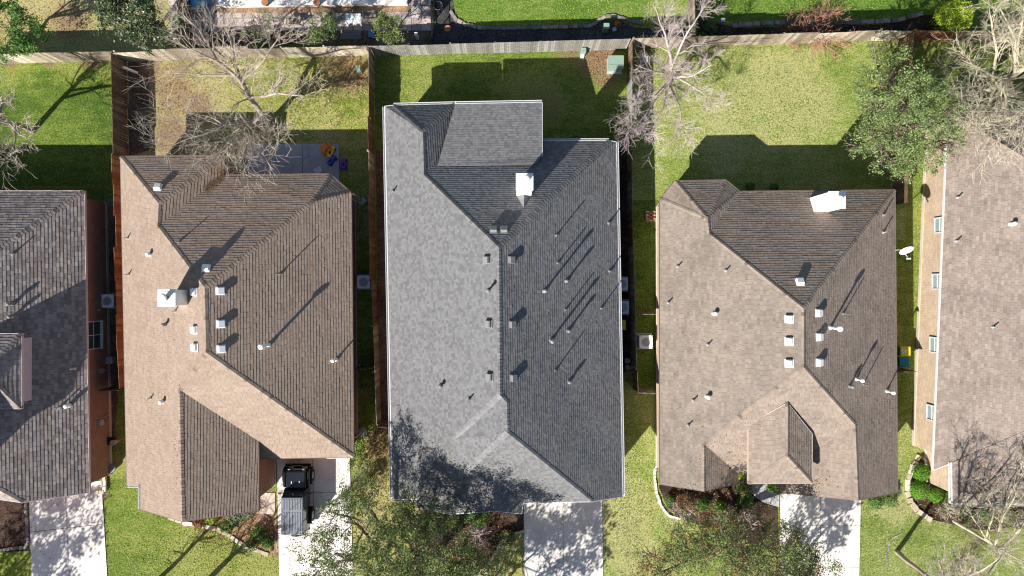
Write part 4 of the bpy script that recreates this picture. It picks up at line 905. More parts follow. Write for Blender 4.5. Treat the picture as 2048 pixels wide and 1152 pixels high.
def shrub(label, px, py, rad, h, leaf, n=900, size=.05, seed=1, name='shrub', group=None, clump=.16, tight=.8, thr=.35, cat='shrub'):
    """px, py: the middle of the plant's top as seen"""
    zc = h * .5; B = W(px, py, zc); root = empty(name, (B.x, B.y, 0), label, cat, group)
    g = np.random.default_rng(seed); st = MB()
    for k in range(6):
        a = k * 1.05 + random.random(); st.tube([Vector((B.x, B.y, 0)), Vector((B.x + math.cos(a) * rad * .3, B.y + math.sin(a) * rad * .3, h * .45)), Vector((B.x + math.cos(a) * rad * .6, B.y + math.sin(a) * rad * .6, h * .75))], [.02, .014, .008], 4)
    st.build('stems', M['bark'], root)
    d = g.normal(size=(n, 3)); d /= np.linalg.norm(d, axis=1)[:, None]; d[:, 2] = np.where(g.random(n) < .8, np.abs(d[:, 2]), d[:, 2])
    bump = np.array([noise.noise(Vector(x) * 2.3 + Vector((seed * 3.1, 0, 0))) for x in d])
    keep = np.array([noise.noise(Vector(x) * 4.5 + Vector((0, seed * 2.7, 0))) for x in d]) > (thr - 1.0) * .75
    rr = (tight + (1 - tight) * g.random(n) ** .6) * (1 + .28 * bump * (1.15 - tight) * 3)
    P = np.array(W(px, py, zc)) + d * rr[:, None] * np.array([rad, rad, h * .5]); P += g.normal(size=P.shape) * rad * .05; P = P[keep]; dk = d[keep]
    P[:, 2] = np.maximum(P[:, 2], .04); m = len(P)
    nr = dk + g.normal(size=(m, 3)) * .55; nr /= np.linalg.norm(nr, axis=1)[:, None]
    a = g.normal(size=(m, 3)); u = np.cross(nr, a); u /= np.linalg.norm(u, axis=1)[:, None]; v = np.cross(nr, u); s = size * (.6 + .8 * g.random((m, 1)))
    V = np.empty((m, 4, 3)); V[:, 0] = P - u * s; V[:, 1] = P - v * s * .6; V[:, 2] = P + u * s; V[:, 3] = P + v * s * .6
    cloud_obj('foliage', V.reshape(-1, 3), leaf, root)
    return root
def twiggy(label, px, py, rad, h, mat, n=14, name='bare_shrub', cat='shrub', rmin=.008, lvl=2, spreadz=.5, group=None):
    B = W(px, py, h * .4); root = empty(name, (B.x, B.y, 0), label, cat, group); mb = MB()
    for k in range(n):
        a = random.uniform(0, 6.28); d = Vector((math.cos(a), math.sin(a), random.uniform(.1, spreadz * 2)))
        grow(mb, Vector((B.x + random.gauss(0, rad * .15), B.y + random.gauss(0, rad * .15), .02)), d, rad * random.uniform(.6, 1.0), .02, lvl, 4, .02, 4, rmin, curl=.3)
    mb.build('branches', mat, root)
    return root

# ---- leafy trees
leafy_tree('big leafy oak spreading between the parked four by four and the middle house', (835, 1150),
           [(800, 1095, 6.5, 2.6), (700, 1040, 6.2, 2.1), (660, 1110, 6.0, 1.9), (760, 1150, 7.0, 2.6), (880, 1100, 6.5, 2.3), (950, 1150, 6.5, 2.2), (725, 1000, 5.6, 1.2), (830, 1030, 6.2, 1.5), (640, 1180, 6, 2.0), (850, 1200, 8.0, 3.0)],
           60000, .056, M['leaf_oak'], r=.28, seed=3, clump=.42, thr=.40, name='oak_tree', twigs=1, extra=(M['leaf_dry'], 1600))
leafy_tree('spreading live oak behind the weathered tan house near the right side fence', (1760, 275),
           [(1815, 250, 6.0, 2.3), (1760, 205, 5.2, 1.7), (1880, 230, 5.2, 1.6), (1780, 310, 5.0, 1.3), (1840, 300, 5.2, 1.6), (1800, 150, 4.6, 1.1), (1740, 265, 4.8, 1.0), (1890, 285, 4.8, 1.1), (1825, 200, 6.6, 1.7), (1752, 125, 4.2, 1.1), (1735, 175, 4.2, 1.1), (1790, 105, 4.0, .9), (1720, 290, 4.2, .8), (1800, 350, 4.0, .7), (1900, 320, 4.4, .8)],
           42000, .048, M['leaf_live'], r=.22, seed=9, clump=.36, thr=.42, name='live_oak_tree', twigs=1)
leafy_tree('thin leafed tree with bare twigs in front of the weathered tan house', (1430, 1075),
           [(1460, 1100, 5.2, 2.0), (1380, 1080, 4.8, 1.6), (1540, 1090, 5.0, 1.7), (1330, 1130, 4.6, 1.6), (1600, 1115, 5.0, 1.5), (1480, 1160, 6.0, 2.2), (1580, 1170, 5.5, 2.0), (1440, 1045, 4.4, 1.1), (1510, 1050, 4.6, .9), (1300, 1160, 4.6, 1.2), (1640, 1150, 5, 1.2)],
           44000, .05, M['leaf_oak'], r=.2, seed=5, clump=.42, thr=.36, name='young_oak_tree', twigs=1, extra=(M['leaf_dry'], 6000))
leafy_tree('dark leafed evergreen at the top left behind the back fence, second from the corner', (300, 75),
           [(268, 40, 4.0, 1.6), (235, 20, 3.6, 1.2), (315, 30, 3.6, 1.3), (290, 75, 3.2, 1.1), (250, 0, 4.0, 1.2)], 13000, .075, M['leaf_dark'], r=.14, seed=21, clump=.36, thr=.40, name='evergreen_tree')
leafy_tree('bright green bushy tree in the very top left corner', (60, 85),
           [(38, 55, 3.6, 1.4), (15, 90, 3.2, 1.1), (60, 75, 3.0, 1.0), (10, 35, 3.4, 1.3)], 12000, .065, M['leaf_green'], r=.12, seed=23, clump=.34, thr=.38, name='green_tree')
leafy_tree('small olive tree over the terrace, left of the white table', (655, 68), [(640, 55, 2.6, .95), (632, 68, 2.2, .6), (655, 42, 2.3, .6)], 4200, .05, M['leaf_live'], r=.06, seed=31, clump=.24, name='small_tree')
leafy_tree('small dark green tree over the terrace, right of the white table', (785, 68), [(775, 56, 2.6, .95), (790, 70, 2.2, .55), (762, 45, 2.3, .6)], 4200, .05, M['leaf_oak'], r=.06, seed=32, clump=.24, name='small_tree')
leafy_tree('sparse olive tree over the terrace, behind the big bare tree', (545, 68), [(522, 50, 3.0, 1.0), (500, 62, 2.6, .8), (550, 45, 2.6, .8)], 2600, .045, M['leaf_live'], r=.07, seed=33, clump=.3, thr=.5, name='small_tree', twigs=1)
# two more crowns stand just below the frame; their shade falls on the drives
leafy_tree('leafy oak below the frame shading the middle driveway', (900, 1285), [(905, 1400, 6.5, 3.0), (975, 1420, 6, 2.2), (840, 1420, 6, 2.2)], 17000, .10, M['leaf_oak'], r=.25, seed=41, clump=.5, name='oak_tree')
leafy_tree('leafy oak below the frame shading the left driveway', (-120, 1290), [(-260, 1400, 6.4, 2.6), (-250, 1300, 5.8, 1.8), (-300, 1450, 6, 2.2), (-200, 1440, 5.6, 1.8)], 15000, .10, M['leaf_oak'], r=.25, seed=42, clump=.5, name='oak_tree')

leafy_tree('leafy oak below the frame shading the right driveway', (1490, 1250), [(1560, 1340, 5.8, 2.0), (1600, 1320, 5.6, 1.3), (1500, 1330, 6, 1.6), (1540, 1290, 5.2, 1.0)], 6500, .10, M['leaf_oak'], r=.28, seed=43, clump=.5, thr=.5, name='oak_tree', twigs=1)
# ---- bare trees
bare_tree('large pale bare tree spreading over the yellow green lawn and the tan brown roof', (545, 240),
    [(.20, [(545, 240, 0), (526, 232, 1.6), (500, 195, 3.4), (478, 160, 5.0), (437, 127, 6.0), (385, 100, 6.8)]),
     (.10, [(490, 178, 4.2), (470, 130, 5.2), (462, 80, 6.0), (440, 30, 6.5)]), (.09, [(480, 165, 4.8), (530, 120, 5.5), (560, 70, 6)]),
     (.10, [(500, 195, 3.4), (560, 185, 4.5), (610, 190, 5.2)]), (.12, [(528, 236, 1.6), (500, 240, 3.2), (470, 270, 4.6), (420, 320, 5.4)]),
     (.10, [(528, 236, 1.6), (535, 262, 3.6), (540, 285, 4.6), (555, 300, 5.0)]), (.09, [(500, 240, 3.2), (450, 245, 4.4), (400, 270, 5.2), (350, 290, 5.4)]), (.09, [(520, 240, 2.2), (500, 280, 4.6), (480, 330, 5.6)]),
     (.08, [(470, 150, 5.2), (410, 150, 5.6), (350, 145, 5.8)]), (.08, [(437, 127, 6.0), (400, 60, 6.4), (365, 30, 6.6)]), (.07, [(450, 250, 4.4), (420, 235, 5.0), (375, 225, 5.4)])],
    M['bark_pale'], lvl=3, kids=5, twig=1.75, name='bare_tree', rmin=.0075, curl=.13)
bare_tree('rosy bare tree with fine spraying twigs over the silver fence at the top', (1330, 178),
    [(.15, [(1330, 178, 0), (1336, 170, 1.8), (1342, 150, 3.2), (1345, 120, 4.6)]),
     (.08, [(1338, 165, 2.2), (1310, 190, 4.0), (1275, 215, 4.8)]), (.08, [(1338, 165, 2.2), (1330, 210, 3.8), (1300, 275, 4.6)]), (.08, [(1338, 165, 2.2), (1360, 215, 3.8), (1370, 270, 4.5)]),
     (.08, [(1340, 155, 2.8), (1385, 150, 4.2), (1425, 130, 5)]), (.08, [(1340, 150, 3), (1300, 140, 4.2), (1270, 130, 5)]), (.08, [(1345, 130, 4.4), (1330, 70, 5.6), (1310, 15, 6.2)]), (.08, [(1345, 130, 4.4), (1380, 60, 5.6), (1410, 10, 6.2)]),
     (.06, [(1338, 165, 2.2), (1290, 225, 4.2), (1262, 265, 4.8)]), (.06, [(1345, 150, 3), (1400, 180, 4.4), (1420, 200, 5)]), (.06, [(1342, 140, 3.8), (1335, 90, 5), (1340, 40, 6)])],
    M['bark_rosy'], lvl=3, kids=6, twig=1.15, rmin=.0055, curl=.09)
bare_tree('large cream barked bare tree leaning in at the top right corner', (1940, 195),
    [(.30, [(1940, 195, 0), (1985, 170, 2.0), (2048, 138, 4.4), (2110, 110, 6.5)]),
     (.10, [(1985, 170, 2.0), (1995, 105, 4.2), (1985, 50, 5.6), (1978, 15, 6)]), (.10, [(2010, 158, 3), (1990, 215, 4.8), (1945, 225, 5.6)]), (.10, [(2010, 158, 3), (2020, 230, 5), (1990, 290, 6)]),
     (.10, [(2030, 145, 4), (2030, 80, 5.5), (2000, 20, 6.5)]), (.09, [(2000, 160, 2.8), (1960, 140, 4.5), (1925, 120, 5.5)]), (.09, [(2060, 130, 4.6), (2060, 240, 6), (2040, 300, 6.6)]), (.08, [(1985, 170, 2.2), (1950, 185, 4.2), (1915, 190, 5.2)]),
     (.08, [(2030, 145, 4), (2045, 60, 6), (2048, 0, 7)]), (.07, [(2010, 158, 3), (1985, 250, 5), (1960, 262, 5.6)])],
    M['bark_cream'], lvl=3, kids=5, twig=1.45, rmin=.008, curl=.14)
bare_tree('pale bare tree at the left edge whose trunk shadow crosses the green lawn', (66, 262),
    [(.19, [(66, 262, 0), (30, 250, 2.0), (-20, 235, 4.2), (-80, 215, 6)]), (.08, [(30, 250, 2.0), (30, 280, 3.8), (20, 315, 4.8)]), (.08, [(0, 242, 3), (0, 200, 4.8), (-20, 150, 5.6)]), (.07, [(20, 247, 2.4), (40, 268, 3.6), (62, 278, 4.4)]),
     (.08, [(-30, 230, 4.6), (-100, 290, 6), (-150, 330, 6.4)]), (.08, [(-60, 220, 5.5), (-110, 130, 6.6), (-150, 80, 7)])],
    M['bark_pale'], lvl=3, kids=4, twig=1.1, rmin=.010)
bare_tree('slim bare tree whose trunk rises from the ring of turf at the lower right', (1793, 1103),
    [(.16, [(1793, 1103, 0), (1822, 1125, 2.0), (1862, 1155, 4.2), (1890, 1172, 6.4), (1905, 1165, 8.6)]), (.10, [(1880, 1165, 5.2), (1950, 1175, 7), (2010, 1170, 8.6)]), (.09, [(1865, 1158, 4.4), (1870, 1240, 6.2), (1870, 1290, 7.4)]), (.10, [(1890, 1172, 6.2), (1960, 1140, 8), (2000, 1110, 9)]), (.08, [(1885, 1170, 5.6), (1980, 1230, 7.8), (2060, 1260, 9)]), (.07, [(1890, 1172, 6.2), (1880, 1130, 7.6), (1900, 1110, 8.4)])],
    M['bark_pale'], lvl=3, kids=4, twig=1.2, rmin=.010, name='slim_tree')
bare_tree('pale bare tree leaning across the planting bed at the lower right corner', (1908, 1042),
    [(.13, [(1908, 1042, 0), (1950, 1066, 1.6), (2000, 1098, 3.6), (2060, 1130, 5.6)]), (.08, [(1990, 1090, 3.2), (2010, 1030, 4.6), (2040, 975, 5.4)]), (.07, [(1970, 1080, 2.6), (1990, 1020, 4), (1965, 975, 4.8)]),
     (.07, [(2000, 1098, 3.6), (2040, 1060, 4.8), (2070, 1010, 5.4)]), (.07, [(2010, 1100, 4), (1980, 1140, 5), (1960, 1170, 5.6)]), (.06, [(1990, 1090, 3.4), (2020, 1000, 5), (2048, 940, 5.6)]), (.06, [(1985, 1088, 3.2), (1950, 1040, 4.4), (1925, 1010, 4.8)])],
    M['bark_cream'], lvl=3, kids=4, twig=1.15, rmin=.010)
bare_tree('bare tree with a bent trunk below the frame, its shade crossing the front lawn', (300, 1176),
    [(.17, [(300, 1176, 0), (285, 1200, 1.3), (238, 1255, 4), (190, 1320, 7)]), (.08, [(238, 1255, 4), (280, 1330, 6.6)]), (.08, [(220, 1270, 5), (150, 1300, 7.4)])], M['bark'], lvl=2, kids=3, twig=1.2, rmin=.012)
bare_tree('bare tree forking below the frame, its shade reaching the tan brown roof', (402, 1176),
    [(.20, [(402, 1176, 0), (385, 1198, 1.6), (340, 1270, 4), (300, 1340, 6.8)]), (.10, [(360, 1235, 3), (400, 1300, 5.5), (440, 1350, 7.5)]), (.09, [(340, 1270, 4), (380, 1340, 6.4), (390, 1390, 8)]), (.08, [(320, 1300, 5), (260, 1340, 7)])], M['bark'], lvl=3, kids=3, twig=1.5, rmin=.014)

# ---- shrubs
shrub('round clipped lime green bush behind the orange brown back fence', 1904, 36, 1.04, 2.5, M['leaf_lime'], 6500, .055, 5, 'round_bush', tight=.93)
for i, (x, y, rr, lb) in enumerate(((1841, 944, .54, 'clipped round green bush nearest the tan brick wall, topmost of the group'), (1838, 980, .58, 'clipped round green bush farthest left beside the stone edging'),
        (1872, 991, .50, 'clipped round green bush in the middle, right of the leftmost one'), (1903, 992, .42, 'clipped round green bush half tucked under the white gutter'))):
    shrub(lb, x, y, rr, rr * 1.7, M['leaf_topiary'], 2600, .035, 50 + i, 'clipped_bush', 'clipped round bushes by the stone edging', tight=.93)
for i, (x, y, rr, h, mt, lb) in enumerate((
    (712, 888, .75, 1.6, 'leaf_green', 'leafy green shrub squeezed between the tan brown house and the fence end'), (722, 925, .8, 1.8, 'leaf_oak', 'taller olive shrub beside the tan brown roof corner by the drive'), (738, 958, .5, 1.0, 'leaf_oak', 'small olive shrub on the strip of lawn left of the middle house'),
    (470, 1030, .62, .6, 'leaf_sage', 'sage grey shrub under the brown front gable'), (497, 1022, .5, .6, 'leaf_sage', 'sage grey shrub at the gable corner beside the walkway'), (455, 1052, .5, .5, 'leaf_green', 'bright low plant in the bed between the two tree shadows'), (424, 1036, .45, .5, 'leaf_lime', 'yellow green low plant against the brown front gable'),
    (517, 1064, .5, .6, 'leaf_green', 'green shrub in the bed beside the curved brick edging'), (505, 1088, .45, .5, 'leaf_oak', 'small dark shrub at the tip of the front bed'), (535, 1085, .42, .5, 'leaf_green', 'leafy plant at the foot of the front bed beside the drive'), (398, 1046, .4, .35, 'leaf_dry', 'dry brown low plant under the front gable ridge'),
    (955, 1030, .8, .7, 'leaf_green', 'low green shrub under the front wall of the middle house'), (905, 1035, .7, .8, 'leaf_oak', 'dark leafy shrub against the front of the middle house'), (1015, 1075, .55, .5, 'leaf_oak', 'small shrub by the stone edging of the middle front bed'), (800, 1015, .8, 1.4, 'leaf_oak', 'leafy shrub under the front left corner of the middle roof'), (855, 1022, .6, 1.0, 'leaf_dry', 'dry brown shrub in front of the middle house'),
    (1487, 972, .62, 1.6, 'leaf_oak', 'dark green shrub in the nook left of the raised porch roof'), (1492, 1000, .5, .9, 'leaf_green', 'green shrub beside the curved walkway'), (1404, 1010, .45, .5, 'leaf_green', 'bright shrub in the dark front bed, left one'), (1440, 1014, .4, .45, 'leaf_topiary', 'bright green plant in the middle of the dark front bed'), (1370, 1005, .6, .7, 'leaf_dry', 'rusty brown shrub behind the white brick edging'), (1340, 1000, .35, .5, 'leaf_green', 'small green plant beside the white brick edging'), (1545, 975, .4, .5, 'leaf_green', 'green plant under the porch roof beside the drive'),
    (1750, 1002, .55, .8, 'leaf_green', 'dense green hedge plant at the front right corner of the weathered tan roof, left one'), (1778, 998, .55, .8, 'leaf_green', 'dense green hedge plant at the front right corner of the weathered tan roof, right one'),
    (1935, 1035, .6, .6, 'leaf_oak', 'olive shrub in the bed below the white gutter'), (1975, 1032, .6, .6, 'leaf_green', 'green shrub in the bed right of the leaning trunk'), (2015, 1035, .6, .5, 'leaf_oak', 'shrub at the far right of the bed below the white gutter'),
    (1500, 374, .3, .5, 'leaf_green', 'small green plant against the back wall near the bay'), (1548, 376, .3, .4, 'leaf_green', 'small plant against the back wall left of the tall chimney'), (885, 203, .3, .5, 'leaf_dry', 'dry plant'),
    (1420, 52, .45, .6, 'leaf_oak', 'dark shrub beside the pale lid behind the golden fence'), (1405, 75, .35, .5, 'leaf_oak', 'small dark shrub at the foot of the pale yellow fence'), (1150, 281, .3, .4, 'leaf_oak', 'low plant along the back wall of the middle house'))):
    if lb == 'dry plant': continue
    shrub(lb, x, y, rr, h, M[mt], int(2600 * rr * rr + 500), .045, 100 + i, tight=.6, thr=.62)
twiggy('heap of reddish dry vines lying on the golden brown back fence', 1640, 55, 1.9, 1.5, M['bark_rosy'] if False else flat('dry_vine', (0.30, 0.16, 0.11), .9, .3, 8), 46, 'dry_vine', 'vine', .011, 2, .35)
twiggy('second heap of dry vines toward the left on the golden brown back fence', 1585, 62, 1.1, 1.0, bpy.data.materials['dry_vine'], 18, 'dry_vine', 'vine', .010, 2, .35)
for x, y, rr, mt, lb in ((885, 1062, 1.0, 'bark_rosy', 'twiggy bare shrub in the dark bed before the middle house'), (955, 1075, .8, 'bark_rosy', 'twiggy bare shrub near the stone edging of the middle bed'), (1365, 1015, 1.0, 'bark_rosy', 'twiggy bare shrub behind the white brick edging'), (1500, 1035, 1.0, 'bark_rosy', 'twiggy bare shrub beside the curved walkway'),
                        (1450, 1048, 1.1, 'bark_pale', 'pale twiggy shrub in the middle of the dark front bed'), (1900, 1022, .9, 'bark_cream', 'yellowish twiggy shrub under the white gutter'), (1925, 1130, 1.5, 'bark_cream', 'large twiggy bare shrub at the bottom right'), (822, 1040, .8, 'bark_pale', 'pale twiggy shrub under the front left corner of the middle roof'), (2000, 1015, .8, 'bark_pale', 'pale twiggy shrub in the bed at the right edge')):
    twiggy(lb, x, y, rr, 1.0, M[mt], 16)

# ------------------------------------------------------------------ bed edgings
def edging(label, pts, mat, sz=(.30, .17, .12), closed=False, jitter=.15):
    P = [W(x, y) for x, y in pts]; root = empty('stone_edging', P[0], label, 'edging'); mb = MB(); carry = 0
    for i in range(len(P) - 1):
        a, b2 = P[i], P[i + 1]; L = (b2 - a).length; t = (b2 - a).normalized(); d = carry
        while d < L:
            q = a + t * d; k = random.uniform(1 - jitter, 1 + jitter); hh = sz[2] * random.uniform(.8, 1.1)
            mb.box((q.x + random.gauss(0, .01), q.y + random.gauss(0, .01), hh / 2), (sz[0] * .93 * k, sz[1] * random.uniform(.9, 1.1), hh), math.atan2(t.y, t.x) + random.gauss(0, .07)); d += sz[0] * k
        carry = d - L
    mb.build('stones', mat, root)
    return root
edging('curved edging of tan stone blocks around the clipped bushes', [(1834, 915), (1822, 938), (1815, 960), (1814, 985), (1820, 1003), (1835, 1022), (1857, 1037)], M['stone'], (.36, .30, .14))
edging('edging of pale flat stones along the lawn under the front gable', [(345, 1036), (372, 1046), (400, 1051), (432, 1056), (455, 1068), (480, 1085), (508, 1099), (540, 1109)], M['stone'], (.38, .24, .10), jitter=.3)
edging('curved dark brick edging beside the walkway to the front door', [(530, 1030), (541, 1038), (546, 1060), (544, 1100)], M['brick_brown'] if False else M['wood_brown'], (.22, .10, .10))
edging('white painted brick edging curving around the dark front bed', [(1319, 905), (1318, 925), (1310, 935), (1309, 960), (1313, 985), (1321, 1010), (1336, 1030), (1362, 1038)], M['stone_white'], (.24, .14, .12))
edging('grey stone edging along the shaded bed behind the silver fence', [(904, 28), (912, 40), (930, 50), (965, 57), (1060, 56), (1178, 53), (1195, 44), (1212, 32), (1232, 33), (1252, 40), (1285, 48)], M['stone_grey'], (.34, .20, .12))
edging('rough grey rocks along the bed behind the golden brown fence', [(1470, 52), (1530, 47), (1600, 46), (1700, 46), (1790, 42), (1850, 26)], M['stone_grey'], (.42, .26, .14), jitter=.4)
edging('row of rounded stones around the dark bed at the lower left', [(53, 1002), (55, 1040), (58, 1085), (50, 1094), (20, 1097), (-30, 1106)], M['stone_grey'], (.22, .18, .12))
edging('tan stone edging curving beside the middle driveway', [(1046, 1062), (1020, 1070), (1003, 1085), (992, 1105), (978, 1128), (955, 1150)], M['stone'], (.24, .16, .10))
edging('small square of pale stones by the left driveway corner', [(211, 946), (212, 982), (190, 984)], M['stone'], (.34, .2, .25))
edging('low ring of turf edging around the slim trunk at the lower right', [(1800, 1068), (1780, 1078), (1772, 1105), (1776, 1135)], M['stone_grey'], (.2, .08, .05))

# ------------------------------------------------------------------ condensers, bins and other yard things
def condenser(x, y, label, dark=False):
    B = W(x, y, .8); B = Vector((B.x, B.y, 0)); root = empty('condenser', B, label, 'air conditioner', 'air conditioning condensers beside the houses'); z = .08
    mb = MB(); mb.box((B.x, B.y, .04), (1.05, 1.05, .08)); mb.build('pad', M['concrete_grey'], root)
    mb = MB()
    s = .40
    for sx, sy in ((1, 0), (-1, 0), (0, 1), (0, -1)):
        for k in range(9):
            zz = .14 + k * .072
            mb.box((B.x + sx * s, B.y + sy * s, zz), (.02 if sx else .72, .02 if sy else .72, .045))
    mb.box((B.x, B.y, .42), (.74, .74, .66)); mb.build('louvres', M['galv'], root)
    mb = MB()
    for sx in (-1, 1):
        for sy in (-1, 1): mb.box((B.x + sx * .385, B.y + sy * .385, .43), (.07, .07, .70))
    mb.build('corner_posts', M['white_metal'], root)
    # top plate with a round opening
    mb = MB(); n = 32; ri, hh = .29, .42; vs = []
    for k in range(n):
        a = 2 * math.pi * k / n; ca, sa = math.cos(a), math.sin(a); q = hh / max(abs(ca), abs(sa)); q = min(q, hh * 1.28)
        for rr, zz in ((ri, .80), (q, .80), (q, .755), (ri, .70)): vs.append((B.x + ca * rr, B.y + sa * rr, zz))
    fs = []
    for k in range(n):
        k2 = (k + 1) % n
        for j in range(4): fs.append((k * 4 + j, k * 4 + (j + 1) % 4, k2 * 4 + (j + 1) % 4, k2 * 4 + j))
    mb.add(vs, fs); top = mb.build('top_panel', M['white_metal'], root)
    mb = MB()
    for rr in (.08, .13, .18, .23, .28): 
        mb.tube([(B.x + rr * math.cos(a), B.y + rr * math.sin(a), .80) for a in [2 * math.pi * k / 20 for k in range(21)]], .004, 4, False)
    for k in range(12):
        a = 2 * math.pi * k / 12; mb.tube([(B.x + .05 * math.cos(a), B.y + .05 * math.sin(a), .802), (B.x + .30 * math.cos(a), B.y + .30 * math.sin(a), .802)], .004, 4, False)
    mb.lathe((B.x, B.y, .79), [(.07, 0), (.07, .02), (.03, .025)], 14); mb.build('fan_guard', M['galv'], top)
    mb = MB(); mb.lathe((B.x, B.y, .66), [(.28, -.14), (.28, -.13)], 20); mb.build('fan_well', M['black'], root)
    for k in range(3):
        a0 = 2 * math.pi * k / 3 + .4; mb = MB(); vs = []
        for (rr, da, zz) in ((.06, 0, .70), (.26, -.12, .74), (.27, .75, .66), (.07, .9, .66)): vs.append((B.x + rr * math.cos(a0 + da), B.y + rr * math.sin(a0 + da), zz))
        mb.add(vs, [(0, 1, 2, 3)]); mb.build('fan_blade', M['galv'], root)
    return root
def copy_tree(o, parent=None, loc=None):
    c = o.copy(); COL.objects.link(c); c.parent = parent
    if loc is not None: c.location = loc; 
    for ch in [x for x in list(bpy.data.objects) if x.parent == o]: copy_tree(ch, c)
    return c
c0_ = condenser(727, 564, 'condenser in the shade between the tan brown house and the brown fence')
for x, y, lb in ((214, 602, 'condenser beside the red brick wall of the taupe house'), (1243, 568, 'upper of the two condensers half under the middle house eave'), (1245, 615, 'lower of the two condensers half under the middle house eave, next to the yellow lid'), (1292, 684, 'sunlit condenser on a brown pad left of the weathered tan house')):
    q = W(x, y, .8); c = copy_tree(c0_, None, Vector((q.x, q.y, 0))); c['label'] = lb
YEL = flat('plastic_yellow', (0.72, 0.60, 0.03), .45, .08); TEAL = flat('plastic_teal', (0.02, 0.22, 0.26), .45, .08); GRN = flat('painted_sage_metal', (0.22, 0.31, 0.25), .5, .1, 5); LID = flat('plastic_grey', (0.35, 0.36, 0.37), .5, .08)
def wheelie(x, y, label, lidmat, bodymat, mark=False):
    B = W(x, y, 1.0); B = Vector((B.x, B.y, 0)); root = empty('wheeled_bin', B, label, 'bin')
    mb = MB(); a, c = .24, .31
    mb.hexa([B + Vector(v) for v in ((-a, -a, .06), (a, -a, .06), (a, a, .06), (-a, a, .06))], [B + Vector(v) for v in ((-c, -c, .95), (c, -c, .95), (c, c, .95), (-c, c, .95))]); mb.build('body', bodymat, root, bevel=.03)
    mb = MB(); mb.hexa([B + Vector(v) for v in ((-.33, -.33, .955), (.36, -.33, .955), (.36, .33, .955), (-.33, .33, .955))], [B + Vector(v) for v in ((-.30, -.30, 1.02), (.32, -.30, 1.0), (.32, .30, 1.0), (-.30, .30, 1.02))])
    ld = mb.build('lid', lidmat, root, bevel=.02)
    mb = MB(); mb.tube([B + Vector((-.36, -.2, .93)), B + Vector((-.40, -.2, .93)), B + Vector((-.40, .2, .93)), B + Vector((-.36, .2, .93))], .015); mb.build('handle', M['black'], root)
    for s in (-1, 1):
        mb = MB(); mb.tube([B + Vector((-.27, s * .24, .11)), B + Vector((-.27, s * .29, .11))], .11, 16); mb.build('wheel', M['black'], root)
    if mark:
        mb = MB(); mb.box(B + Vector((-.10, 0, 1.023)), (.26, .26, .012)); st = mb.build('sticker', M['white_metal'], ld)
        mb = MB(); bl = flat('print_blue', (0.05, 0.25, 0.55), .5)
        for k in range(3):     # three chasing arrows
            an = math.pi / 2 + k * 2.094; c_ = B + Vector((-.10 + .05 * math.cos(an + 1.05), .05 * math.sin(an + 1.05), 1.032)); rz = an + 1.05 + math.pi / 2
            mb.box(c_, (.075, .022, .004), rz); t = c_ + Vector((math.cos(rz) * .045, math.sin(rz) * .045, 0)); mb.box(t, (.03, .04, .004), rz + .5)
        mb.build('recycling_mark', bl, ld)
    return root
wheelie(1811, 703, 'bin with a yellow lid and white sticker near the tan brick wall', YEL, TEAL, True)
wheelie(1809, 724, 'teal bin below the yellow lidded one near the dark gate', TEAL, TEAL)
wheelie(1241, 650, 'bin with a yellow green lid half under the middle house eave', YEL, M['black'])
for y, lb in ((722, 'round grey bin lid, upper of the pair beside the middle house'), (735, 'round dark grey bin, lower of the pair beside the middle house')):
    q = W(1255, y, .5); rt = empty('round_bin', (q.x, q.y, 0), lb, 'bin'); mb = MB(); mb.lathe((q.x, q.y, 0), [(.13, 0), (.16, .48)], 20); mb.build('body', LID, rt); mb = MB(); mb.lathe((q.x, q.y, .48), [(.175, 0), (.175, .03), (.12, .05), (.02, .055)], 20); lo = mb.build('lid', LID, rt); mb = MB(); mb.tube([(q.x - .04, q.y, .53), (q.x - .04, q.y, .56), (q.x + .04, q.y, .56), (q.x + .04, q.y, .53)], .008); mb.build('lid_handle', M['black'], lo)
# pad mounted transformer in the back corner
q0, q1 = W(1218, 111, .8), W(1247, 136, .8); cx, cy = (q0.x + q1.x) / 2, (q0.y + q1.y) / 2; lx, ly = q1.x - q0.x, q0.y - q1.y
rt = empty('transformer_box', (cx, cy, 0), 'square sage green utility box in the back corner of the middle yard', 'utility box')
mb = MB(); mb.box((cx, cy - .05, .05), (lx + .06, ly + .2, .1)); mb.build('pad', M['concrete_grey'], rt)
mb = MB(); mb.box((cx, cy, .42), (lx, ly, .64)); mb.build('cabinet', GRN, rt, bevel=.015)
mb = MB(); mb.box((cx, cy, .765), (lx + .06, ly + .04, .05)); lo = mb.build('lid', GRN, rt, bevel=.012); mb = MB(); mb.box((cx, cy - ly * .28, .80), (lx, .035, .02)); mb.build('lid_seam', GRN, lo)
mb = MB(); mb.box((cx, cy - ly / 2 - .03, .45), (.05, .05, .1)); mb.build('latch', M['galv'], rt)
def pedestal(x, y, label, mat, w_=.22, h=.75, topm=None):
    q = W(x, y, h); rt = empty('utility_pedestal', (q.x, q.y, 0), label, 'utility box'); mb = MB(); mb.hexa([(q.x + a * w_ * .55, q.y + b_ * w_ * .55, 0) for a, b_ in ((-1, -1), (1, -1), (1, 1), (-1, 1))], [(q.x + a * w_ * .45, q.y + b_ * w_ * .45, h) for a, b_ in ((-1, -1), (1, -1), (1, 1), (-1, 1))]); mb.build('post', mat, rt, bevel=.01)
    mb = MB(); mb.box((q.x, q.y, h + .02), (w_ * 1.15, w_ * 1.15, .06)); mb.build('cap', topm or mat, rt, bevel=.015)
pedestal(1167, 101, 'small sage green pedestal with a white neighbour by the silver back fence', GRN, .3)
pedestal(1165, 110, 'small white pedestal beside the sage green one by the silver back fence', M['white_metal'], .2, .4)
pedestal(716, 136, 'small green pedestal in the dry corner left of the long brown fence', GRN, .26)
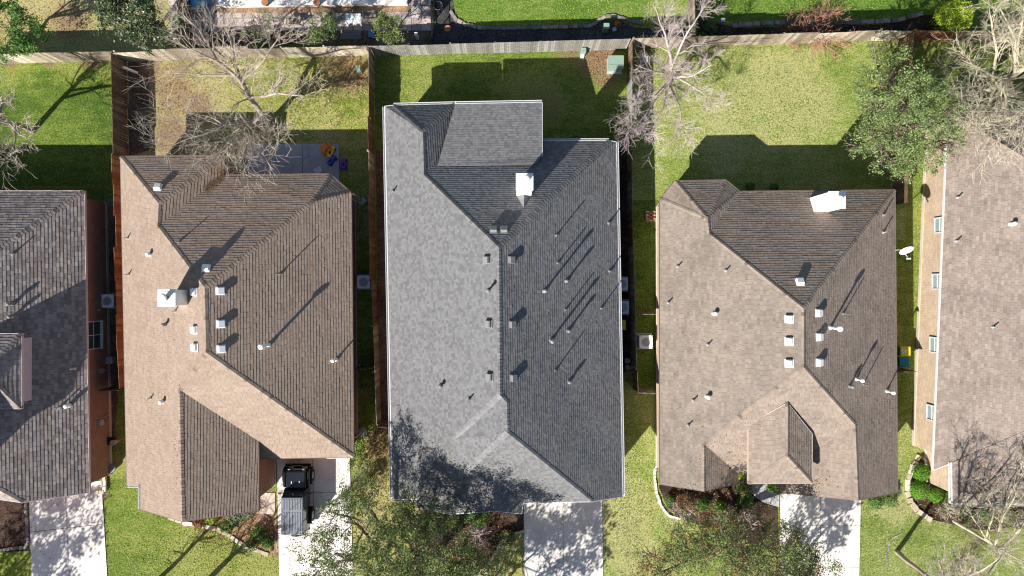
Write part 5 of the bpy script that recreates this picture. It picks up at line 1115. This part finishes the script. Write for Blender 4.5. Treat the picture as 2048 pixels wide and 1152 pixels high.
pedestal(1213, 52, 'sage green pedestal in the shaded bed behind the silver fence', GRN, .32)
pedestal(1290, 118, 'grey pedestal under the rosy bare tree', M['galv'], .35, .6)
pedestal(1446, 40, 'pale grey round topped post behind the golden fence', M['galv'], .22, .5)
pedestal(832, 68, 'white pedestal fan shaped ornament at the foot of the terrace', M['white_metal'], .18, .8)
q = W(262, 140, .6); rt = empty('downpipe', (q.x, q.y, 0), 'white length of pipe leaning against the weathered side fence', 'pipe'); mb = MB(); mb.tube([(q.x - .3, q.y + .06, 1.0), (q.x + .15, q.y - .04, .12)], .09, 12); mb.build('tube', M['white_metal'], rt)
# splash block and down pipe at the tan brown house
for (ex, ey, sx_, sy_, lb) in ((703, 388, 724, 402, 'grey square splash tray beside the back right corner of the tan brown house'), (707, 876, 725, 862, 'grey square splash tray beside the lower right corner of the tan brown house')):
    q = W(sx_, sy_, .1); rt = empty('splash_tray', (q.x, q.y, 0), lb, 'drain tray'); mb = MB(); mb.box((q.x, q.y, .03), (.42, .42, .06), .7)
    for k in range(4):
        an = .7 + k * math.pi / 2; mb.box((q.x + .2 * math.cos(an), q.y + .2 * math.sin(an), .09), (.04, .44, .08), an)
    mb.build('tray', M['galv'], rt)
    e = W(ex, ey, 2.85); mb = MB(); mb.tube([e, e + Vector((.1, 0, -.2)), Vector((e.x + .12, e.y, .5)), Vector(((e.x + q.x) / 2, (e.y + q.y) / 2, .25)), Vector((q.x - .15, q.y, .12))], .045, 8); mb.build('downspout', M['galv'], hB)
# utility box beside the taupe house
q = W(216, 721, .5); rt = empty('utility_box', (q.x, q.y, 0), 'small grey square box on the ground beside the red brick wall', 'utility box'); mb = MB(); mb.box((q.x, q.y, .22), (.48, .42, .44)); mb.build('cabinet', M['galv'], rt, bevel=.02); mb = MB(); mb.box((q.x, q.y, .455), (.52, .46, .03)); mb.build('lid', LID, rt, bevel=.01)
q = W(207, 742, .9); mb = MB(); mb.box((q.x - .1, q.y, 1.0), (.2, .3, .4)); mb.tube([(q.x, q.y, .8), (q.x + .1, q.y, .0)], .03); mb.build('electric_meter', M['galv'], hA)
# hose reel and pots beside the red brick wall
for x, y, rr, hh, lb, mt in ((219, 882, .24, .45, 'dark plant pot nearest the red brick wall', 'black'), (225, 886, .17, .5, 'small pot with a tan top beside the dark one', 'trim_tan'), (221, 937, .28, .35, 'round dark pot at the red brick corner near the driveway', 'grey_metal')):
    q = W(x, y, hh); rt = empty('plant_pot', (q.x, q.y, 0), lb, 'pot'); mb = MB(); mb.lathe((q.x, q.y, 0), [(rr * .7, 0), (rr, hh), (rr * .9, hh), (rr * .85, hh - .06), (.02, hh - .07)], 20); mb.build('pot', M[mt], rt)
    mb = MB(); mb.lathe((q.x, q.y, hh), [(rr * 1.04, -.04), (rr * 1.04, .01), (rr * .9, .01)], 20); mb.build('rim', M[mt], rt)
# pots and ornaments in the shaded bed
q = W(895, 57, .3); rt = empty('garden_ornament', (q.x, q.y, 0), 'round orange clay disc standing in the shaded bed by the terrace', 'ornament'); mb = MB(); OR = flat('terracotta', (0.36, 0.16, 0.075), .7, .12); mb.lathe((q.x, q.y, 0), [(.05, 0), (.05, .25), (.20, .28), (.22, .31), (.20, .34), (.05, .33)], 24); mb.build('disc', OR, rt)
q = W(876, 11, .4); rt = empty('plant_pot', (q.x, q.y, 0), 'black round pot at the top beside the terrace rail fence', 'pot'); mb = MB(); mb.lathe((q.x, q.y, 0), [(.2, 0), (.29, .4), (.26, .4), (.24, .3), (.02, .3)], 24); mb.build('pot', M['black'], rt); mb = MB(); mb.tube([(q.x + .28 * math.cos(a), q.y + .28 * math.sin(a), .4) for a in [k * .314 for k in range(21)]], .02, 6, False); mb.build('rim', M['grey_metal'], rt)
q = W(1229, 58, .3); rt = empty('plant_pot', (q.x, q.y, 0), 'small pale pot beside the green pedestal in the shaded bed', 'pot'); mb = MB(); mb.lathe((q.x, q.y, 0), [(.09, 0), (.14, .28), (.12, .28), (.11, .2), (.02, .2)], 20); mb.build('pot', M['galv'], rt)
shrub('small orange dried plant beside the green pedestal in the shaded bed', 1235, 48, .22, .3, flat('dry_orange', (0.6, 0.2, 0.05), .8, .2), 200, .03, 77)
q = W(1457, 40, .5)
# brick stack beside the weathered tan house
q = W(1301, 432, .1); rt = empty('brick_stack', (q.x, q.y, 0), 'small flat stack of reddish bricks beside the weathered tan house', 'bricks'); mb = MB(); bm_ = island_mat('loose_bricks', [(0, (0.3, 0.14, 0.10)), (.5, (0.42, 0.24, 0.18)), (1, (0.55, 0.40, 0.33))], .9)
for i in range(3):
    for j in range(6): mb.box((q.x - .22 + i * .22 + random.gauss(0, .01), q.y - .3 + j * .115, .05 + .07 * ((i + j) % 2)), (.2, .1, .07 + .07 * ((i + j) % 2)), random.gauss(0, .04))
mb.build('bricks', bm_, rt)

# toys on the play patio
def toy(x, y, ang, col, label, L=.75, wd=.34, hood=None, roofc=None):
    q = W(x, y, .35); B = Vector((q.x, q.y, 0)); rt = empty('toy_car', B, label, 'toy', 'ride on toys by the patio'); Rz = Matrix.Rotation(ang, 3, 'Z'); T = lambda v: B + Rz @ Vector(v)
    m = flat('plastic_' + label.split()[0], col, .35, .05, spec=.5)
    bm = bmesh.new(); n = 20; prof = []
    for zz, sc in ((.10, .9), (.22, 1.0), (.34, .92), (.38, .78)):
        prof.append([(math.copysign(abs(math.cos(a)) ** .6, math.cos(a)) * L / 2 * sc, math.copysign(abs(math.sin(a)) ** .6, math.sin(a)) * wd / 2 * sc * (1 - .22 * math.cos(a)), zz) for a in [2 * math.pi * k / n for k in range(n)]])
    mb = MB(); vs = [T(p) for rg in prof for p in rg]; fs = [(i * n + k, i * n + (k + 1) % n, (i + 1) * n + (k + 1) % n, (i + 1) * n + k) for i in range(3) for k in range(n)] + [tuple(range(n))[::-1], tuple(3 * n + k for k in range(n))]
    mb.add(vs, fs); mb.build('body', m, rt, smooth=False, bevel=.012)
    mb = MB(); mb.hexa([T(v) for v in ((-L * .22, -wd * .22, .382), (L * .02, -wd * .22, .382), (L * .02, wd * .22, .382), (-L * .22, wd * .22, .382))], [T(v) for v in ((-L * .2, -wd * .2, .40), (0, -wd * .2, .39), (0, wd * .2, .39), (-L * .2, wd * .2, .40))]); mb.build('seat', M['black'], rt)
    mb = MB(); c = T((L * .17, 0, .46)); mb.tube([T((L * .2, 0, .36)), c], .015); mb.tube([c + Vector((.075 * math.cos(a), .075 * math.sin(a), 0)) for a in [k * .393 for k in range(17)]], .014, 6, False); mb.build('steering_wheel', flat('plastic_red', (0.5, 0.03, 0.02), .4), rt)
    for sx in (-1, 1):
        for sy in (-1, 1):
            mb = MB(); mb.tube([T((sx * L * .3, sy * wd * .40, .1)), T((sx * L * .3, sy * wd * .54, .1))], .10, 16); mb.build('wheel', M['black'], rt)
    if roofc:
        mb = MB()
        for sx in (-1, 1):
            for sy in (-1, 1): mb.tube([T((sx * L * .28, sy * wd * .36, .36)), T((sx * L * .2, sy * wd * .32, .80))], .025)
        mb.build('roof_posts', m, rt); mb = MB(); mb.box(T((-.03, 0, .82)), (L * .55, wd * .86, .05), ang); mb.build('canopy', m, rt, bevel=.03)
toy(652, 297, R(55), (0.75, 0.20, 0.02), 'orange ride on toy car with a canopy on the play patio', .85, .46, roofc=1)
toy(661, 303, R(65), (0.80, 0.58, 0.03), 'yellow ride on toy car on the play patio between orange and blue', .80, .34)
toy(663, 320, R(50), (0.01, 0.06, 0.50), 'blue ride on toy car on the play patio', .78, .32)
toy(686, 327, R(88), (0.10, 0.03, 0.38), 'purple ride on toy car on the grass beside the play patio', .78, .36)
q = W(636, 341, .4); rt = empty('side_table', (q.x, q.y, 0), 'small grey folding table at the back eave of the play patio', 'table'); mb = MB(); mb.box((q.x, q.y, .42), (.5, .4, .03), .6); mb.build('table_top', M['galv'], rt)
for k in range(4):
    an = .6 + .7 + k * math.pi / 2; mb = MB(); mb.tube([(q.x + .22 * math.cos(an), q.y + .22 * math.sin(an), .06), (q.x + .2 * math.cos(an), q.y + .2 * math.sin(an), .41)], .014); mb.build('leg', M['galv'], rt)

# terrace furniture at the top
sheet('raised_deck_band', [(430, 17), (820, 12), (820, 25), (430, 27)], M['litter'], .075)
mb = MB(); P_ = [W(*p) for p in ((436, -60), (818, -60), (816, 12), (560, 15), (436, 17))]; mb.prism([(p.x, p.y) for p in P_], 0.0, .40); tag(mb.build('raised_deck', M['concrete']), kind='structure')
mb = MB(); P_ = [W(*p) for p in ((440, -60), (520, -60), (522, 9), (440, 12))]; mb.prism([(p.x, p.y) for p in P_], .404, .43); tag(mb.build('deck_step', M['white_metal']), kind='structure')
for x, lb in ((529, 'round terracotta pot on the raised white deck, left one'), (633, 'round terracotta pot on the raised white deck, right one')):
    q = W(x, 4, .8); rt = empty('terracotta_pot', (q.x, q.y, .4), lb, 'pot'); ORG[rt.name] = Vector((q.x, q.y, .4)); mb = MB(); mb.lathe((q.x, q.y, .4), [(.13, 0), (.20, .35), (.17, .35), (.15, .28), (.02, .28)], 24); mb.build('pot', OR, rt); mb = MB(); mb.lathe((q.x, q.y, .74), [(.22, 0), (.22, .05), (.18, .05)], 24); mb.build('rim', OR, rt)
def table(cx, cy, lx, ly, h, mat, label, name='garden_table', rz=0):
    rt = empty(name, (cx, cy, 0), label, 'table'); mb = MB(); mb.box((cx, cy, h), (lx, ly, .05), rz); mb.build('table_top', mat, rt, bevel=.01)
    for a, b_ in ((-1, -1), (1, -1), (1, 1), (-1, 1)):
        v = Matrix.Rotation(rz, 3, 'Z') @ Vector((a * lx * .44, b_ * ly * .42, 0)); mb = MB(); mb.box((cx + v.x, cy + v.y, h / 2 + .02), (.06, .06, h - .07), rz); mb.build('leg', mat, rt)
def seat(cx, cy, lx, ly, mat, label, rz=0, cat='chair', name='garden_chair', h=.42):
    rt = empty(name, (cx, cy, 0), label, cat); Rz = Matrix.Rotation(rz, 3, 'Z'); T = lambda v: Vector((cx, cy, 0)) + Rz @ Vector(v)
    mb = MB(); n = max(4, int(ly / .085))
    for i in range(n): mb.box(T((0, -ly / 2 + ly * (i + .5) / n, h)), (lx, ly / n * .75, .03), rz)
    mb.build('seat', mat, rt)
    mb = MB()
    for i in range(4):
        c = T((0, -ly / 2 - .05 - i * .03, h + .1 + i * .11)); mb.box(c, (lx, .02, .085), rz)
    mb.build('backrest', mat, rt)
    for sx in (-1, 1):
        mb = MB(); mb.box(T((sx * (lx / 2 - .03), -.02, h + .22)), (.06, ly, .03), rz); mb.build('armrest', mat, rt)
        for sy in (-1, 1): mb = MB(); mb.box(T((sx * (lx / 2 - .03), sy * (ly / 2 - .04), (h + .2) / 2 + .02)), (.05, .05, h + .2), rz); mb.build('leg', mat, rt)
q = W(706, 37, .7); table(q.x, q.y, 1.0, .62, .72, M['white_metal'], 'white rectangular table on the terrace at the top')
q = W(677, 39, .4); seat(q.x, q.y, .62, .62, M['grey_metal'], 'dark slatted chair left of the white table', R(90))
q = W(742, 34, .4); seat(q.x, q.y, .60, .62, M['wood_grey'], 'brown slatted chair right of the white table', R(-85))
q = W(703, 70, .4); seat(q.x, q.y, 1.25, .50, M['grey_metal'], 'dark slatted bench below the white table', 0, 'bench', 'garden_bench')
q = W(588, 42, .4); seat(q.x, q.y, .9, .55, M['wood_grey'], 'grey slatted bench on the terrace between two small trees', 0, 'bench', 'garden_bench')
q = W(742, 68, .3); rt = empty('storage_box', (q.x, q.y, 0), 'small blue box beside the dark slatted bench', 'box'); BLUE = flat('plastic_blue', (0.10, 0.22, 0.42), .5); mb = MB(); mb.box((q.x, q.y, .15), (.3, .35, .30)); mb.build('body', BLUE, rt, bevel=.02); mb = MB(); mb.box((q.x, q.y, .32), (.34, .39, .035)); mb.build('lid', BLUE, rt, bevel=.01)
q = W(398, 0, .2); rt = empty('paddling_pool', (q.x, q.y, 0), 'blue paddling pool with turquoise water at the top edge', 'pool'); mb = MB(); mb.tube([(q.x + .55 * math.cos(a), q.y + .5 * math.sin(a), .12) for a in [k * .2618 for k in range(25)]], .1, 8, False); mb.build('rim', flat('vinyl_blue', (0.03, 0.30, 0.60), .4), rt, smooth=True)
mb = MB(); mb.lathe((q.x, q.y, .09), [(.52, 0), (.52, .02)], 24); mb.build('water', flat('pool_water', (0.10, 0.55, 0.60), .1, .3, 6), rt)
mb = MB()
# ------------------------------------------------------------------ the four by four
PAINT = flat('paint_black', (0.012, 0.014, 0.02), .18, .1, 3, spec=.7); HARD = flat('hardtop_grey', (0.15, 0.165, 0.19), .45, .08, 6); DARK = flat('trim_plastic_dark', (0.016, 0.016, 0.018), .9, .1, spec=.1); LAMP = flat('lamp_lens', (0.7, 0.7, 0.68), .15)
X0, Y0 = -13.73, -13.35
car = empty('off_road_car', (X0, Y0, 0), 'black boxy four by four with ribbed grey hard top parked on the drive', 'car')
def T(x, y, z): return Vector((X0 + x, Y0 + y, z))
def hexb(x0, x1, y0, y1, z0, z1, dx=0, dy0=0, dy1=0):
    """block whose top is narrower by dx each side and shifted at its ends"""
    m = MB(); m.hexa([T(x0, y0, z0), T(x1, y0, z0), T(x1, y1, z0), T(x0, y1, z0)], [T(x0 + dx, y0 + dy0, z1), T(x1 - dx, y0 + dy0, z1), T(x1 - dx, y1 - dy1, z1), T(x0 + dx, y1 - dy1, z1)]); return m
hexb(-.74, .74, -2.02, .62, .50, 1.14).build('tub', PAINT, car, bevel=.04)
hexb(-.68, .68, .60, 1.80, .60, 1.12, .05, 0, .05).build('bonnet', PAINT, car, bevel=.10)
hexb(-.68, .68, .46, .66, 1.10, 1.20, .02, 0, .05).build('cowl', DARK, car, bevel=.02)
for s in (-1, 1):
    m = MB(); m.box(T(s * .25, 1.02, 1.135), (.05, .16, .03)); m.build('bonnet_catch', LAMP, car)
m = MB()
for i in range(7): m.box(T(-.27 + i * .09, 1.79, .86), (.04, .04, .26))
m.build('grille', LAMP, car)
for s in (-1, 1):
    m = MB(); m.tube([T(s * .45, 1.76, .93), T(s * .45, 1.82, .93)], .10, 18); m.build('headlight', LAMP, car)
m = hexb(-.80, .80, 1.92, 2.06, .46, .66); m.box(T(0, 1.86, .58), (.5, .18, .16)); m.tube([T(-.35, 2.0, .64), T(-.3, 2.02, .86), T(.3, 2.02, .86), T(.35, 2.0, .64)], .028); m.build('front_bumper', DARK, car, bevel=.015)
hexb(-.74, .74, -2.16, -2.03, .46, .64).build('rear_bumper', DARK, car, bevel=.015)
for sx in (-1, 1):
    for yy in (1.30, -1.25):
        wh = MB(); R1 = .40; wh.lathe((0, 0, 0), [(R1 * .62, -.12), (R1 * .93, -.125), (R1, -.09), (R1, .09), (R1 * .93, .125), (R1 * .62, .12)], 28)
        Mr = Matrix.Rotation(math.pi / 2, 3, 'Y'); wh.v = [tuple(Mr @ Vector(v) + T(sx * .80, yy, .40)) for v in wh.v]; wo = wh.build('wheel', M['black'], car)
        rm = MB(); rm.lathe((0, 0, 0), [(.25, -.10), (.25, .10), (.2, .13), (.07, .11), (.05, .14)], 20); rm.v = [tuple(Matrix.Rotation(sx * math.pi / 2, 3, 'Y') @ Vector(v) + T(sx * .80, yy, .40)) for v in rm.v]; rm.build('rim', M['galv'], wo)
        # flared arch following the wheel
        fl = MB(); n = 10; ins, outs = [], []
        for k in range(n + 1):
            a = math.pi * (.06 + .88 * k / n); ins.append(T(sx * .60, yy + math.cos(a) * .56, .40 + math.sin(a) * .52)); outs.append(T(sx * (.93), yy + math.cos(a) * .58, .38 + math.sin(a) * .50))
        for k in range(n):
            q = [ins[k], ins[k + 1], outs[k + 1], outs[k]]; dn = Vector((0, 0, -.035)); fl.hexa([v + dn for v in q], q)
        fl.build('wheel_arch', DARK, car)
for s in (-1, 1):
    hexb(*sorted((s * .66, s * .86)), .62, 1.80, .72, 1.0, .02, .05, .12).build('front_wing', PAINT, car, bevel=.06)
# cab: pillars, glass, hard top
def pane(name, pts, mat, par=None):
    m = MB(); nn = (pts[1] - pts[0]).cross(pts[2] - pts[0]).normalized() * .012; m.hexa([p - nn for p in pts], pts); return m.build(name, mat, par or car)
pane('windscreen', [T(-.62, .50, 1.20), T(.62, .50, 1.20), T(.58, .30, 1.74), T(-.58, .30, 1.74)], M['glass'])
for s in (-1, 1):
    m = MB(); m.tube([T(s * .67, .52, 1.14), T(s * .62, .27, 1.80)], .035, 6)
    for yy in (-.55, -1.25, -2.0): m.tube([T(s * .72, yy, 1.13), T(s * .66, yy, 1.80)], .035, 6)
    m.build('pillars', PAINT, car)
    for y0, y1 in ((-.50, .38), (-1.20, -.60), (-1.95, -1.30)): pane('side_window', [T(s * .725, y0, 1.16), T(s * .725, y1, 1.16), T(s * .665, y1 - (.12 if y1 > 0 else 0), 1.74), T(s * .665, y0, 1.74)][::s], M['glass'])
    d = MB(); d.box(T(s * .75, -.06, .84), (.03, .92, .52)); dr = d.build('door', PAINT, car, bevel=.01); d = MB(); d.box(T(s * .775, -.42, .96), (.025, .13, .035)); d.build('handle', DARK, dr)
    d = MB(); d.tube([T(s * .76, .34, 1.18), T(s * .90, .36, 1.22)], .018); d.box(T(s * .96, .36, 1.26), (.16, .06, .16)); d.build('mirror', PAINT, car, bevel=.01)
pane('rear_window', [T(-.6, -2.03, 1.18), T(-.56, -2.0, 1.72), T(.56, -2.0, 1.72), T(.6, -2.03, 1.18)], M['glass'])
m = hexb(-.70, .70, -2.08, .30, 1.78, 1.84, .03, .03, .05); rf = m.build('hard_top', HARD, car, bevel=.05)
for y0, y1 in ((-.50, .16), (-1.94, -.66)):
    for i in range(7):
        x = -.51 + i * .17; m = MB(); m.box(T(x, (y0 + y1) / 2, 1.852), (.06, y1 - y0, .028)); m.build('roof_rib', HARD, rf, bevel=.008)
wh = MB(); wh.lathe((0, 0, 0), [(.20, -.11), (.36, -.115), (.39, -.08), (.39, .08), (.36, .115), (.20, .11)], 28); wh.v = [tuple(Matrix.Rotation(math.pi / 2, 3, 'X') @ Vector(v) + T(.08, -2.22, 1.02)) for v in wh.v]; wh.build('spare_wheel', M['black'], car)
for s in (-1, 1): m = MB(); m.box(T(s * .66, -2.05, .86), (.12, .05, .2)); m.build('tail_light', flat('lamp_red', (0.4, 0.02, 0.02), .3), car)

# ------------------------------------------------------------------ fallen leaves, nobody could count them
def scatter(name, spots, n, size, mat, seed):
    g = np.random.default_rng(seed); wt = np.array([q[4] for q in spots], float); wt /= wt.sum(); k = g.choice(len(spots), n, p=wt); c = np.array([[*W(q[0], q[1])][:2] for q in spots]); sp = np.array([[q[2], q[3]] for q in spots])
    P = np.zeros((n, 3)); P[:, :2] = c[k] + g.normal(size=(n, 2)) * sp[k] * .5; P[:, 2] = .03 + .02 * g.random(n)
    nr = g.normal(size=(n, 3)) * .35; nr[:, 2] = 1; nr /= np.linalg.norm(nr, axis=1)[:, None]; a = g.normal(size=(n, 3)); u = np.cross(nr, a); u /= np.linalg.norm(u, axis=1)[:, None]; v = np.cross(nr, u); sz = size * (.5 + g.random((n, 1)))
    V = np.empty((n, 4, 3)); V[:, 0] = P - u * sz; V[:, 1] = P - v * sz * .6; V[:, 2] = P + u * sz; V[:, 3] = P + v * sz * .6
    rt = MB(); rt.add([tuple(x) for x in V.reshape(-1, 3)], [(4 * i, 4 * i + 1, 4 * i + 2, 4 * i + 3) for i in range(n)]); return tag(rt.build(name, mat), kind='stuff')
scatter('fallen_leaves', [(690, 140, 2.4, 1.6, 3), (345, 190, 4, 3, 3), (470, 120, 5, .8, 1.5), (590, 230, 4, 3, 1), (760, 900, 1, 3, 2), (765, 1000, 1, 4, 1), (1195, 125, 1.4, 2.2, 1.5), (1290, 100, .8, 1.4, 1), (1250, 1050, 1.2, 5, .7), (1420, 1010, 3.6, 1.6, 3), (930, 1060, 4, 1.6, 3), (460, 1060, 3, 1.2, 2.5), (1900, 1010, 3.4, 1.6, 2), (60, 40, 4, 2, 1.2), (140, 60, 3, 1.6, 1), (600, 1040, 1.5, 3, .4), (1640, 1040, 3, 3, .3), (1100, 1080, 3, 3, .3)], 9000, .045, M['leaf_dry'], 5)
scatter('grass_tufts', [(1560, 180, 9, 5, 5), (1260, 1000, 1.5, 8, 1.5), (1780, 1060, 3, 4, 1), (600, 180, 6, 3, 2), (400, 1110, 9, 2, 2), (1150, 20, 11, 1.5, 1.5), (1600, 20, 8, 1.2, 1), (1000, 150, 8, 3, 1), (770, 980, 1.5, 4, 1)], 24000, .036, M['leaf_tuft'], 6)
# roof debris: a few leaves caught in the valley and on the slopes
def roof_leaves(roof, house, spots, n, seed):
    g = random.Random(seed); mb = MB()
    for i in range(n):
        x, y, sx_, sy_ = g.choice(spots); p, nn = roof.hit(x + g.gauss(0, sx_), y + g.gauss(0, sy_))
        if p is None: continue
        u = nn.cross(Vector((g.gauss(0, 1), g.gauss(0, 1), .1))).normalized(); v = nn.cross(u); sz = g.uniform(.025, .06); c = p + nn * .045
        mb.add([c - u * sz, c - v * sz * .6, c + u * sz, c + v * sz * .6], [(0, 1, 2, 3)])
    if mb.f: o = mb.build('leaf_litter', M['leaf_dry'], house); o['kind'] = 'stuff'
roof_leaves(RB, hB, [(445, 352, 3, 3), (435, 362, 4, 4), (425, 372, 4, 5), (415, 380, 4, 5), (447, 345, 4, 2)], 420, 1)
roof_leaves(RB, hB, [(450, 330, 20, 12), (560, 380, 60, 18), (360, 900, 6, 60)], 120, 2)
roof_leaves(RC, hC, [(930, 950, 60, 40), (860, 930, 30, 40), (1000, 990, 30, 20)], 260, 3)
roof_leaves(RD, hD, [(1450, 930, 40, 30), (1600, 960, 40, 16)], 160, 4)
roof_leaves(RE, hE, [(1960, 950, 40, 30), (1930, 300, 40, 40)], 160, 5)
